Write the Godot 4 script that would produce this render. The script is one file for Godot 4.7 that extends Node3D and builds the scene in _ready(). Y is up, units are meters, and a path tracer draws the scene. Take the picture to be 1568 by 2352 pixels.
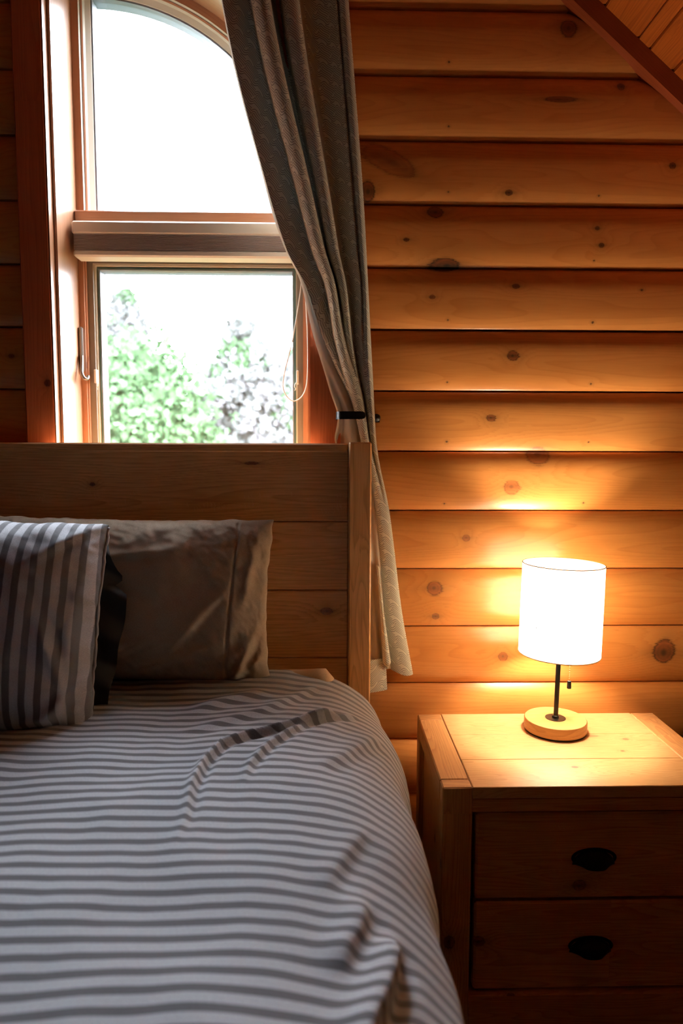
extends Node3D

# ------------------------------------------------------------------ settings
const PLANK := 0.1396            # exposed height of one log-siding plank
const PLANK0 := 1.249            # a joint of the wall planks
const ARC := Vector2(-0.57, 1.867)  # centre of the quarter-round window head
var M := {}
var taken := {}


func _ready() -> void:
	# camera: 24 mm lens, about 1.25 m above the floor and 1.6 m from the wall
	var cam := Camera3D.new()
	cam.name = "camera"
	cam.keep_aspect = Camera3D.KEEP_HEIGHT
	cam.position = Vector3(0, 1.25, 1.6)
	cam.rotation_degrees = Vector3(-5.2, -1.35, 0.15)
	var att := CameraAttributesPhysical.new()
	att.frustum_focal_length = 23.333
	att.frustum_focus_distance = 1.42
	att.frustum_near = 0.02
	att.frustum_far = 400.0
	att.exposure_aperture = 2.8
	cam.attributes = att
	cam.fov = 73.74
	add_child(cam)
	cam.current = true
	# overcast sky
	var e := Environment.new()
	e.background_mode = Environment.BG_SKY
	var ps := ProceduralSkyMaterial.new()
	ps.sky_top_color = Color(0.90, 0.945, 1.0)
	ps.sky_horizon_color = Color(0.69, 0.71, 0.73)
	ps.ground_horizon_color = Color(0.42, 0.44, 0.42)
	ps.ground_bottom_color = Color(0.30, 0.33, 0.28)
	ps.sky_curve = 0.35
	ps.sun_angle_max = 0.0
	var sky := Sky.new()
	sky.sky_material = ps
	e.sky = sky
	e.background_energy_multiplier = 54.0
	e.tonemap_mode = Environment.TONE_MAPPER_LINEAR
	e.tonemap_exposure = 1.0
	e.sdfgi_enabled = true
	e.ssao_enabled = true
	e.ssil_enabled = true
	var we := WorldEnvironment.new()
	we.name = "sky_environment"
	we.environment = e
	add_child(we)

	make_materials()
	build_shell()
	build_wall()
	build_window()
	build_ceiling()
	build_outside()
	build_bed()
	build_duvet()
	build_pillows()
	build_nightstand()
	build_curtain()
	build_blind()
	build_lamp()
	for q in [["floor", "dark wooden floor below the bed and nightstand", "floor"], ["wall_right", "low wooden side wall beyond the nightstand under the slope", "wall"],
			["wall_left", "low wooden side wall on the far side of the bed", "wall"], ["wall_front", "dark wooden gable wall facing the window", "wall"],
			["trim_1", "reddish trim board along the slope above the lamp", "trim"], ["trim_2", "reddish trim board along the slope on the far side of the ridge", "trim"],
			["ground", "grassy ground below the trees outside the window", "ground"]]:
		tag(get_node(q[0]), q[1], q[2])


# ------------------------------------------------------------------ naming
func numbered(called: String) -> String:
	if not taken.has(called):
		taken[called] = 0
		return called
	taken[called] += 1
	return "%s_%03d" % [called, taken[called]]


func thing(called: String, label: String, category: String, at := Vector3.ZERO, group := "") -> Node3D:
	var o := Node3D.new()
	o.name = numbered(called)
	o.position = at
	add_child(o)
	tag(o, label, category, group)
	return o


func tag(o: Node, label: String, category: String, group := "") -> void:
	o.set_meta("label", label)
	o.set_meta("category", category)
	if group:
		o.set_meta("group", group)


func struct_root(called: String, label := "", category := "") -> Node3D:
	var o := Node3D.new()
	o.name = numbered(called)
	add_child(o)
	o.set_meta("kind", "structure")
	if label:
		tag(o, label, category)
	return o


func part(called: String, mesh: Mesh, mat: Material, parent: Node, at := Vector3.ZERO, label := "") -> MeshInstance3D:
	var o := MeshInstance3D.new()
	var key := str(parent.get_instance_id()) + called
	if taken.has(key):
		taken[key] += 1
		o.name = "%s_%03d" % [called, taken[key]]
	else:
		taken[key] = 0
		o.name = called
	o.mesh = mesh
	o.material_override = mat
	o.position = at
	o.cast_shadow = GeometryInstance3D.SHADOW_CASTING_SETTING_ON
	parent.add_child(o, true)
	if label:
		o.set_meta("label", label)
	return o


# ------------------------------------------------------------------ mesh helpers
class Mb:
	var v := PackedVector3Array()
	var uv := PackedVector2Array()
	var n := PackedVector3Array()
	var ix := PackedInt32Array()

	func add(p: Vector3, t := Vector2.ZERO, nn := Vector3.ZERO) -> int:
		v.append(p)
		uv.append(t)
		n.append(nn)
		return v.size() - 1

	# a flat face, wound so that it faces along out
	func face(pts: Array, out: Vector3, ts: Array = []) -> void:
		var a: Vector3 = pts[0]
		var nn := Vector3.ZERO
		for i in range(1, pts.size() - 1):
			nn += (pts[i + 1] - a).cross(pts[i] - a)
		var flip := nn.dot(out) < 0
		nn = nn.normalized() * (-1.0 if flip else 1.0)
		var b := v.size()
		for i in pts.size():
			add(pts[i], ts[i] if ts.size() else Vector2.ZERO, nn)
		for i in range(1, pts.size() - 1):
			if flip:
				ix.append_array([b, b + i + 1, b + i])
			else:
				ix.append_array([b, b + i, b + i + 1])

	# a grid of points with smooth normals
	func grid(nu: int, nv: int, f: Callable, t: Callable) -> void:
		var b := v.size()
		for j in nv + 1:
			for i in nu + 1:
				add(f.call(i, j), t.call(i, j))
		for j in nv:
			for i in nu:
				var p := b + j * (nu + 1) + i
				ix.append_array([p, p + 1, p + nu + 2, p, p + nu + 2, p + nu + 1])
		smooth(b)

	func smooth(from: int) -> void:
		for i in range(from, v.size()):
			n[i] = Vector3.ZERO
		for k in range(0, ix.size(), 3):
			if ix[k] < from:
				continue
			var a := v[ix[k]]
			var nn := (v[ix[k + 2]] - a).cross(v[ix[k + 1]] - a)
			for q in 3:
				n[ix[k + q]] += nn
		for i in range(from, v.size()):
			n[i] = n[i].normalized()

	func weld_rows(b: int, stride: int, rows: int) -> void:
		for j in rows:
			var p := b + j * stride
			var q := p + stride - 1
			var s := (n[p] + n[q]).normalized()
			n[p] = s
			n[q] = s

	func done() -> ArrayMesh:
		var a := []
		a.resize(Mesh.ARRAY_MAX)
		a[Mesh.ARRAY_VERTEX] = v
		a[Mesh.ARRAY_NORMAL] = n
		a[Mesh.ARRAY_TEX_UV] = uv
		a[Mesh.ARRAY_INDEX] = ix
		var m := ArrayMesh.new()
		m.add_surface_from_arrays(Mesh.PRIMITIVE_TRIANGLES, a)
		return m


# a chamfered box between two corners; grain: the axis the wood runs along; off: shift of the grain picture (metres)
func add_box(mb: Mb, lo: Vector3, hi: Vector3, ch := 0.002, grain := 0, off := Vector2.ZERO) -> void:
	var c := (lo + hi) / 2.0
	var h := (hi - lo) / 2.0
	ch = minf(ch, minf(h.x, minf(h.y, h.z)) * 0.9)
	var uvf := func(p: Vector3, axis: int) -> Vector2:
		var rest := [0, 1, 2]
		rest.erase(axis)
		var g := grain
		if axis == grain:
			g = rest[0]
		rest.erase(g)
		return Vector2(p[g], p[rest[0]]) + off
	for axis in 3:
		var a1 := (axis + 1) % 3
		var a2 := (axis + 2) % 3
		for s in [-1.0, 1.0]:
			var pts := []
			var ts := []
			for q in [[-1, -1], [1, -1], [1, 1], [-1, 1]]:
				var p := Vector3.ZERO
				p[axis] = s * h[axis]
				p[a1] = q[0] * (h[a1] - ch)
				p[a2] = q[1] * (h[a2] - ch)
				pts.append(c + p)
				ts.append(uvf.call(c + p, axis))
			var out := Vector3.ZERO
			out[axis] = s
			mb.face(pts, out, ts)
	for axis in 3:
		var a1 := (axis + 1) % 3
		var a2 := (axis + 2) % 3
		for s1 in [-1.0, 1.0]:
			for s2 in [-1.0, 1.0]:
				var pts := []
				var ts := []
				for q in [[-1, 0], [1, 0], [1, 1], [-1, 1]]:
					var p := Vector3.ZERO
					p[axis] = q[0] * (h[axis] - ch)
					p[a1] = s1 * (h[a1] - (ch if q[1] == 0 else 0.0))
					p[a2] = s2 * (h[a2] - (0.0 if q[1] == 0 else ch))
					pts.append(c + p)
					ts.append(uvf.call(c + p, a1))
				var out := Vector3.ZERO
				out[a1] = s1
				out[a2] = s2
				mb.face(pts, out, ts)
	for sx in [-1.0, 1.0]:
		for sy in [-1.0, 1.0]:
			for sz in [-1.0, 1.0]:
				var s := Vector3(sx, sy, sz)
				var pts := []
				var ts := []
				for k in 3:
					var p := Vector3(h.x - ch, h.y - ch, h.z - ch)
					p[k] = h[k]
					pts.append(c + p * s)
					ts.append(uvf.call(c + p * s, (grain + 1) % 3))
				mb.face(pts, s, ts)


func box(lo: Vector3, hi: Vector3, ch := 0.002, grain := 0, off := Vector2.ZERO) -> ArrayMesh:
	var mb := Mb.new()
	add_box(mb, lo, hi, ch, grain, off)
	return mb.done()


# profile: Vector2(radius, height) from bottom to top, turned about y; sharp corners by repeating a point
func lathe(profile: Array, sides := 48) -> ArrayMesh:
	var mb := Mb.new()
	add_lathe(mb, profile, sides, Transform3D())
	return mb.done()


func add_lathe(mb: Mb, profile: Array, sides: int, tf: Transform3D) -> void:
	var start := 0
	for k in range(1, profile.size() + 1):
		if k == profile.size() or profile[k] == profile[k - 1]:
			var piece := profile.slice(start, k)
			start = k
			if piece.size() < 2:
				continue
			var b := mb.v.size()
			mb.grid(sides, piece.size() - 1,
				func(i: int, j: int): return tf * Vector3(piece[j].x * cos(-TAU * i / sides), piece[j].y, piece[j].x * sin(-TAU * i / sides)),
				func(i: int, j: int): return Vector2(float(i) / sides, piece[j].y))
			mb.weld_rows(b, sides + 1, piece.size())


# a round bar along a path
func add_tube(mb: Mb, path: Array, r: float, sides := 10, caps := true) -> void:
	var frames := []
	var up := Vector3(0.123, 0.2, 0.97).normalized()
	for k in path.size():
		var d: Vector3 = (path[mini(k + 1, path.size() - 1)] - path[maxi(k - 1, 0)]).normalized()
		var x := d.cross(up).normalized()
		up = x.cross(d).normalized()
		frames.append([x, up])
	var b := mb.v.size()
	mb.grid(sides, path.size() - 1,
		func(i: int, j: int): return path[j] + (frames[j][0] * cos(TAU * i / sides) + frames[j][1] * sin(TAU * i / sides)) * r,
		func(i: int, j: int): return Vector2(float(i) / sides, j * 0.1))
	mb.weld_rows(b, sides + 1, path.size())
	if caps:
		for q in [0, path.size() - 1]:
			var pts := []
			for i in sides:
				pts.append(path[q] + (frames[q][0] * cos(TAU * i / sides) + frames[q][1] * sin(TAU * i / sides)) * r)
			mb.face(pts, path[q] - path[1 if q == 0 else path.size() - 2])


func tube(path: Array, r: float, sides := 10) -> ArrayMesh:
	var mb := Mb.new()
	add_tube(mb, path, r, sides)
	return mb.done()


# smooth path through points
func spline(pts: Array, per := 8) -> Array:
	var out := []
	for k in pts.size() - 1:
		var p0 = pts[maxi(k - 1, 0)]
		var p1 = pts[k]
		var p2 = pts[k + 1]
		var p3 = pts[mini(k + 2, pts.size() - 1)]
		for i in per:
			var t := float(i) / per
			out.append(0.5 * (2.0 * p1 + (p2 - p0) * t + (2.0 * p0 - 5.0 * p1 + 4.0 * p2 - p3) * t * t + (3.0 * p1 - p0 - 3.0 * p2 + p3) * t * t * t))
	out.append(pts[-1])
	return out


# smooth value from a table of [key, value] with falling or rising keys
func table(t: Array, y: float) -> float:
	var n := t.size()
	var rising: bool = t[0][0] < t[n - 1][0]
	for k in n - 1:
		var a: float = t[k][0]
		var b: float = t[k + 1][0]
		if (rising and y <= b) or (not rising and y >= b) or k == n - 2:
			var f := (y - a) / (b - a)
			if f < 0.0 or f > 1.0:
				return t[k][1] + (t[k + 1][1] - t[k][1]) * f
			var ka: float = (t[k + 1][1] - t[maxi(k - 1, 0)][1]) / (b - t[maxi(k - 1, 0)][0]) * (b - a)
			var kb: float = (t[mini(k + 2, n - 1)][1] - t[k][1]) / (t[mini(k + 2, n - 1)][0] - a) * (b - a)
			var p: float = t[k][1]
			var q: float = t[k + 1][1]
			return p * (2 * f * f * f - 3 * f * f + 1) + ka * (f * f * f - 2 * f * f + f) + q * (3 * f * f - 2 * f * f * f) + kb * (f * f * f - f * f)
	return t[0][1]


# ------------------------------------------------------------------ textures
func noise_field(w: int, h: int, cw: int, chh: int, freq: float, sd: int, octaves := 3) -> PackedFloat32Array:
	var fn := FastNoiseLite.new()
	fn.noise_type = FastNoiseLite.TYPE_SIMPLEX_SMOOTH
	fn.seed = sd
	fn.frequency = freq
	fn.fractal_octaves = octaves
	var im := fn.get_image(cw, chh)
	im.convert(Image.FORMAT_RF)
	if cw != w or chh != h:
		im.resize(w, h, Image.INTERPOLATE_CUBIC)
	return im.get_data().to_float32_array()


# a picture of sawn boards. x0,y0,sx,sy: the rectangle in metres that it covers; edges: where boards meet; knots: [x, y, rx, ry, strength]
func wood(w: int, h: int, x0: float, y0: float, sx: float, sy: float, edges: Array, knots: Array, light: Color, dark: Color, ring: float, contrast: float, fibre: float, sd: int, board_tone := 0.08, nicks := []) -> ImageTexture:
	var fib := noise_field(w, h, maxi(8, w / 24), h, 0.35, sd, 3)
	var low := noise_field(w, h, maxi(8, w / 44), maxi(8, h / 5), 0.035, sd + 1, 3)
	var blot := noise_field(w, h, w / 8, h / 8, 0.03, sd + 2, 3)
	var rng := RandomNumberGenerator.new()
	rng.seed = sd
	var off := []
	for k in edges.size() + 1:
		off.append([rng.randf_range(-0.35, 0.35), rng.randf_range(0.02, 0.06), rng.randf_range(-1, 1), rng.randf_range(0, 10)])
	var data := PackedByteArray()
	data.resize(w * h * 3)
	var at := 0
	for j in h:
		var y := y0 + (j + 0.5) / h * sy
		var b := 0
		while b < edges.size() and y > edges[b]:
			b += 1
		var ylo: float = edges[b - 1] if b > 0 else y0
		var yhi: float = edges[b] if b < edges.size() else y0 + sy
		var yl: float = y - (ylo + yhi) / 2.0 - off[b][0] * (yhi - ylo)
		var dep0: float = off[b][1]
		var tone: float = 0.12 + board_tone * off[b][2]
		var ph: float = off[b][3]
		var near := []
		for k in knots:
			if absf(y - k[1]) < k[3] * 4.5 and k[1] >= ylo - 0.01 and k[1] <= yhi + 0.01:
				near.append(k)
		for i in w:
			var q := j * w + i
			var lo := low[q]
			var dep := dep0 + lo * 0.045
			var r := sqrt(yl * yl + dep * dep) * ring + lo * 2.0 + ph
			var kd := 0.0
			var red := 0.0
			if near.size():
				var x := x0 + (i + 0.5) / w * sx
				for k in near:
					var dx0: float = x - k[0]
					var dy0: float = y - k[1]
					if k.size() > 5:
						var ca := cos(k[5])
						var sa := sin(k[5])
						var tx := dx0 * ca + dy0 * sa
						dy0 = dy0 * ca - dx0 * sa
						dx0 = tx
					var ex: float = dx0 / k[2]
					if ex > 6.0 or ex < -6.0:
						continue
					var ey: float = dy0 / k[3]
					var wob := 1.0 + (lo - 0.5) * 0.6 + (fib[q] - 0.5) * 0.3 + (blot[q] - 0.5) * 0.9
					var d := sqrt(ex * ex + ey * ey) * wob
					if d < 5.0:
						r += 2.2 * exp(-d * d * 0.12)
						kd += 0.34 * k[4] * exp(-d * 0.8)
						kd += 0.35 * k[4] * exp(-ey * ey * 3.0) * exp(-absf(ex) * 0.7)
					if d < 1.0:
						kd += k[4] * (0.31 + 0.05 * sin(d * 13.0) - 0.10 * (1.0 - d))
						red += 0.8 * k[4]
					if d > 0.75 and d < 1.2:
						kd += 0.3 * k[4] * (1.0 - absf(d - 0.97) / 0.23)
			var s := r - floorf(r)
			s = s * s * s * (1.0 - smoothstep(0.93, 1.0, s) * 0.9)
			var t := tone + contrast * s + fibre * (fib[q] - 0.5) + 0.35 * (blot[q] - 0.5)
			t = clampf(t, -0.3, 1.3)
			var kk := clampf(kd, 0.0, 0.92)
			var sh := 1.0 - kk
			data[at] = int(clampf((light.r + (dark.r - light.r) * t) * sh * (1.0 + 0.25 * red * sh), 0, 1) * 255)
			data[at + 1] = int(clampf((light.g + (dark.g - light.g) * t) * sh * (1.0 - 0.12 * red), 0, 1) * 255)
			data[at + 2] = int(clampf((light.b + (dark.b - light.b) * t) * sh * (1.0 - 0.12 * red), 0, 1) * 255)
			at += 3
	var im := Image.create_from_data(w, h, false, Image.FORMAT_RGB8, data)
	for b in nicks:                      # bands of small saw nicks across the grain: [y from, y to, how many]
		for k in int(b[2]):
			var nx := rng.randi_range(4, w - 8)
			var ny := int((rng.randf_range(b[0], b[1]) - y0) / sy * h)
			var run := rng.randi_range(1, 5)
			for q in run:
				var len := rng.randi_range(4, 9)
				for l in len:
					var px := clampi(nx + q * rng.randi_range(5, 8) - l / 3, 0, w - 1)
					var py := clampi(ny + l, 0, h - 1)
					im.set_pixel(px, py, im.get_pixel(px, py).lerp(light.lightened(0.25), 0.45))
	return ImageTexture.create_from_image(im)


func cloth_tex(w: int, h: int, f: Callable, sd: int, amount: float, stretch := 3) -> ImageTexture:
	var a := noise_field(w, h, w / stretch, h, 0.45, sd, 2)
	var b := noise_field(w, h, w, h / stretch, 0.45, sd + 1, 2)
	var data := PackedByteArray()
	data.resize(w * h * 3)
	var at := 0
	for j in h:
		for i in w:
			var c: Color = f.call(i, j)
			var m := 1.0 + amount * (a[j * w + i] + b[j * w + i] - 1.0)
			data[at] = int(clampf(c.r * m, 0, 1) * 255)
			data[at + 1] = int(clampf(c.g * m, 0, 1) * 255)
			data[at + 2] = int(clampf(c.b * m, 0, 1) * 255)
			at += 3
	return ImageTexture.create_from_image(Image.create_from_data(w, h, false, Image.FORMAT_RGB8, data))


func weave_bump(sd: int) -> ImageTexture:
	var a := noise_field(256, 256, 64, 256, 0.4, sd, 2)
	var b := noise_field(256, 256, 256, 64, 0.4, sd + 1, 2)
	var data := PackedByteArray()
	data.resize(256 * 256)
	for k in 65536:
		data[k] = int(clampf((a[k] + b[k]) * 0.5, 0, 1) * 255)
	return ImageTexture.create_from_image(Image.create_from_data(256, 256, false, Image.FORMAT_L8, data))


func mat(color: Color, rough := 0.5, metal := 0.0) -> StandardMaterial3D:
	var m := StandardMaterial3D.new()
	m.albedo_color = color
	m.roughness = rough
	m.metallic = metal
	return m


func wood_mat(tex: Texture2D, x0: float, y0: float, sx: float, sy: float, rough: float, coat := 0.0, coat_rough := 0.25, tint := Color.WHITE) -> StandardMaterial3D:
	var m := mat(tint, rough)
	m.albedo_texture = tex
	m.uv1_scale = Vector3(1.0 / sx, 1.0 / sy, 1)
	m.uv1_offset = Vector3(-x0 / sx, -y0 / sy, 0)
	m.texture_filter = BaseMaterial3D.TEXTURE_FILTER_LINEAR_WITH_MIPMAPS
	if coat > 0.0:
		m.clearcoat_enabled = true
		m.clearcoat = coat
		m.clearcoat_roughness = coat_rough
	return m


func make_materials() -> void:
	# wall: varnished knotty pine planks
	var edges := []
	for k in range(-12, 12):
		edges.append(PLANK0 + PLANK * k)
	edges = edges.filter(func(y): return y > 0.55 and y < 2.35)
	var knots := []
	for k in [[0.154, 1.891, 0.061, 0.0224, 0.42, -0.42], [0.099, 1.831, 0.0143, 0.0184, 0.8], [0.417, 1.832, 0.0082, 0.0051, 0.8], [0.539, 2.182, 0.0204, 0.0204, 0.7], [0.521, 2.031, 0.0408, 0.0071, 0.6],
			[0.663, 2.062, 0.0071, 0.0071, 0.8], [0.786, 1.892, 0.0071, 0.0061, 0.8], [0.252, 1.786, 0.0163, 0.0122, 0.8], [0.186, 1.725, 0.0051, 0.0031, 0.8], [0.281, 1.672, 0.0286, 0.0143, 0.85],
			[0.62, 1.753, 0.0051, 0.0041, 0.8], [0.631, 1.717, 0.0071, 0.0061, 0.8], [0.438, 1.623, 0.0102, 0.0061, 0.8], [0.247, 1.598, 0.0071, 0.0051, 0.6], [0.728, 1.617, 0.0031, 0.0031, 0.8],
			[0.434, 1.467, 0.0092, 0.0071, 0.75], [0.387, 1.325, 0.0071, 0.0051, 0.7], [0.502, 1.239, 0.0245, 0.0163, 0.5], [0.439, 1.165, 0.0112, 0.0102, 0.5], [0.335, 1.044, 0.0071, 0.0061, 0.55],
			[0.261, 0.923, 0.0184, 0.0163, 0.6], [0.266, 0.856, 0.0082, 0.0071, 0.7], [0.429, 0.757, 0.0112, 0.0112, 0.6], [0.818, 0.764, 0.0224, 0.0265, 0.8],
			[-0.78, 1.91, 0.01, 0.008, 0.6], [-0.72, 1.46, 0.008, 0.006, 0.6]]:
		knots.append(k)
	for k in [[0.276, 2.11], [0.278, 1.973], [0.28, 1.832], [0.284, 1.549], [0.285, 1.408], [0.286, 1.271], [0.617, 1.685], [0.619, 1.546], [0.62, 1.406], [0.619, 1.271], [0.622, 1.828], [0.283, 1.126], [0.612, 1.128]]:
		knots.append([k[0], k[1], 0.0016, 0.0016, 0.9])
	var t := wood(1536, 1536, -0.85, 0.55, 1.75, 1.8, edges, knots, Color(0.90, 0.61, 0.325), Color(0.75, 0.43, 0.18), 150.0, 0.3, 0.22, 11)
	M.wall = wood_mat(t, -0.85, 0.55, 1.75, 1.8, 0.34, 0.7, 0.22)
	# headboard and nightstand: lighter distressed pine
	t = wood(1024, 512, -1.0, 0.55, 1.2, 0.72, [0.779, 0.9347, 1.0906, 1.2445], [[-0.164, 1.22, 0.018, 0.004, 0.7], [-0.513, 1.173, 0.005, 0.004, 0.8], [0.003, 0.887, 0.012, 0.007, 0.7]], Color(0.93, 0.73, 0.49), Color(0.72, 0.50, 0.29), 190.0, 0.5, 0.55, 31, 0.08, [[1.246, 1.262, 40], [1.10, 1.15, 60], [1.05, 1.08, 25]])
	M.headboard = wood_mat(t, -1.0, 0.55, 1.2, 0.72, 0.5, 0.15, 0.35)
	t = wood(1024, 640, 0.2, 0.02, 0.6, 0.4, [0.1765, 0.2955], [[0.486, 0.3315, 0.008, 0.006, 0.6], [0.61, 0.262, 0.003, 0.002, 0.7], [0.6416, 0.2058, 0.006, 0.005, 0.4], [0.569, 0.1876, 0.02, 0.006, 0.3]], Color(0.84, 0.68, 0.47), Color(0.70, 0.50, 0.31), 260.0, 0.5, 0.5, 41, 0.08, [[0.3, 0.40, 40], [0.20, 0.24, 20]])
	M.top = wood_mat(t, 0.2, 0.02, 0.6, 0.4, 0.42, 0.25, 0.3)
	t = wood(768, 512, 0.0, 0.0, 1.0, 0.4, [0.1, 0.2, 0.3], [[0.3, 0.05, 0.009, 0.007, 0.7], [0.75, 0.16, 0.01, 0.008, 0.7], [0.45, 0.26, 0.007, 0.006, 0.7], [0.9, 0.33, 0.009, 0.008, 0.7]], Color(0.82, 0.62, 0.40), Color(0.62, 0.41, 0.23), 220.0, 0.5, 0.5, 51, 0.08, [[0.0, 0.4, 60]])
	M.pine = wood_mat(t, 0.0, 0.0, 1.0, 0.4, 0.5, 0.12, 0.35)
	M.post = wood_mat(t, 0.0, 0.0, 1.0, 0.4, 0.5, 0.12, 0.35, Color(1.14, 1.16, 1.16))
	M.ceiling = wood_mat(t, 0.0, 0.0, 1.0, 0.4, 0.42, 0.3, 0.25, Color(0.98, 0.70, 0.43))
	M.beech = wood_mat(t, 0.0, 0.0, 2.0, 1.6, 0.45, 0.1, 0.3, Color(1.08, 1.08, 1.04))
	M.beech.uv1_triplanar = true
	M.beech.uv1_scale = Vector3(0.9, 2.2, 2.2)
	M.beech.uv1_offset = Vector3(0.2, 0.3, 0.3)
	M.floor = wood_mat(t, 0.0, 0.0, 1.0, 0.4, 0.4, 0.2, 0.3, Color(0.36, 0.28, 0.22))
	# window: reddish fir
	t = wood(512, 256, 0.0, 0.0, 1.2, 0.3, [0.15], [[0.6, 0.07, 0.008, 0.008, 0.7]], Color(0.74, 0.52, 0.38), Color(0.60, 0.36, 0.24), 300.0, 0.35, 0.4, 61, 0.0)
	M.fir = wood_mat(t, 0.0, 0.0, 1.2, 0.3, 0.42, 0.5, 0.22)
	M.casing = wood_mat(t, 0.0, 0.0, 1.2, 0.3, 0.45, 0.2, 0.25, Color(1.18, 0.96, 0.88))
	M.rake = wood_mat(t, 0.0, 0.0, 1.2, 0.3, 0.5, 0.1, 0.3, Color(0.85, 0.60, 0.44))
	M.jamb = wood_mat(t, 0.0, 0.0, 1.2, 0.3, 0.35, 0.6, 0.2, Color(0.92, 0.96, 0.97))
	M.cream = mat(Color(0.80, 0.76, 0.68), 0.45)
	M.taupe = mat(Color(0.52, 0.46, 0.40), 0.5)
	M.gasket = mat(Color(0.55, 0.56, 0.60), 0.6)
	M.spacer = mat(Color(0.50, 0.62, 0.60), 0.3)
	M.vinyl = mat(Color(0.88, 0.84, 0.78), 0.4)
	M.pleat = mat(Color(0.66, 0.60, 0.57), 0.8)
	M.cord = mat(Color(0.86, 0.82, 0.76), 0.7)
	M.nickel = mat(Color(0.55, 0.52, 0.48), 0.35, 0.9)
	M.black = mat(Color(0.035, 0.033, 0.03), 0.45)
	M.black_metal = mat(Color(0.03, 0.028, 0.026), 0.4, 0.3)
	M.pull = mat(Color(0.05, 0.045, 0.04), 0.45, 0.6)
	M.brass = mat(Color(0.85, 0.72, 0.5), 0.25, 1.0)
	var g := mat(Color(1, 1, 1, 0.04), 0.0)
	g.transparency = BaseMaterial3D.TRANSPARENCY_ALPHA
	M.glass = g
	# cloths
	t = cloth_tex(384, 512, func(_i, j): return Color(0.635, 0.635, 0.645).lerp(Color(0.335, 0.33, 0.335), smoothstep(0.50, 0.55, fposmod(j / 64.0, 1.0)) - smoothstep(0.95, 1.0, fposmod(j / 64.0, 1.0))), 71, 0.28)
	M.stripe = mat(Color.WHITE, 0.95)
	M.stripe.albedo_texture = t
	M.stripe.rim_enabled = true
	M.stripe.rim = 0.3
	M.stripe.rim_tint = 0.5
	M.stripe.uv1_scale = Vector3(1.0 / 0.15, 1.0 / 0.184, 1)
	M.stripe_pillow = M.stripe.duplicate()
	t = cloth_tex(384, 384, func(_i, _j): return Color(0.655, 0.59, 0.50), 81, 0.16)
	M.beige = mat(Color.WHITE, 0.95)
	M.beige.albedo_texture = t
	M.beige.uv1_scale = Vector3(1.0 / 0.18, 1.0 / 0.18, 1)
	M.beige.rim_enabled = true
	M.beige.rim = 0.25
	M.beige.rim_tint = 0.5
	M.sheet = M.beige.duplicate()
	M.sheet.albedo_color = Color(1.15, 1.1, 1.02)
	M.piping = mat(Color(0.60, 0.59, 0.59), 0.95)
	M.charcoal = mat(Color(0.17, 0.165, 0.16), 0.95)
	M.lining = mat(Color(0.86, 0.80, 0.72), 0.85)
	M.lining.backlight_enabled = true
	M.lining.backlight = Color(0.25, 0.24, 0.22)
	M.curtain = mat(Color.WHITE, 0.9)
	M.curtain.albedo_texture = curtain_tex()
	M.curtain.backlight_enabled = true
	M.curtain.backlight = Color(0.06, 0.06, 0.06)
	M.curtain.uv1_scale = Vector3(1.0 / 0.066, 1.0 / 0.078, 1)
	var bump := weave_bump(91)
	for q in [M.stripe, M.beige, M.curtain]:
		q.heightmap_enabled = false
	# lamp
	t = cloth_tex(256, 256, func(_i, _j): return Color(0.975, 0.965, 0.93), 95, 0.06, 8)
	M.shade = mat(Color.WHITE, 0.9)
	M.shade.albedo_texture = t
	M.shade.uv1_scale = Vector3(2, 8, 1)
	M.shade.backlight_enabled = true
	M.shade.backlight = Color(1, 1, 1)
	M.trim = mat(Color(0.72, 0.55, 0.36), 0.7)
	M.bulb = mat(Color(1, 0.95, 0.85), 0.4)
	M.bulb.emission_enabled = true
	M.bulb.emission = Color(1.0, 0.91, 0.79)
	M.bulb.emission_energy_multiplier = 8.0
	# outside
	M.bark = mat(Color(0.14, 0.12, 0.10), 0.9)
	M.grass = mat(Color(0.14, 0.19, 0.11), 0.95)
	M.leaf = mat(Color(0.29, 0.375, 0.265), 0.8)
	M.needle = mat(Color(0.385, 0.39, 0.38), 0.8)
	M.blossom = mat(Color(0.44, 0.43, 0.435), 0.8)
	for q in [M.bark, M.grass, M.leaf, M.needle, M.blossom]:
		q.specular_mode = BaseMaterial3D.SPECULAR_DISABLED


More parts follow.
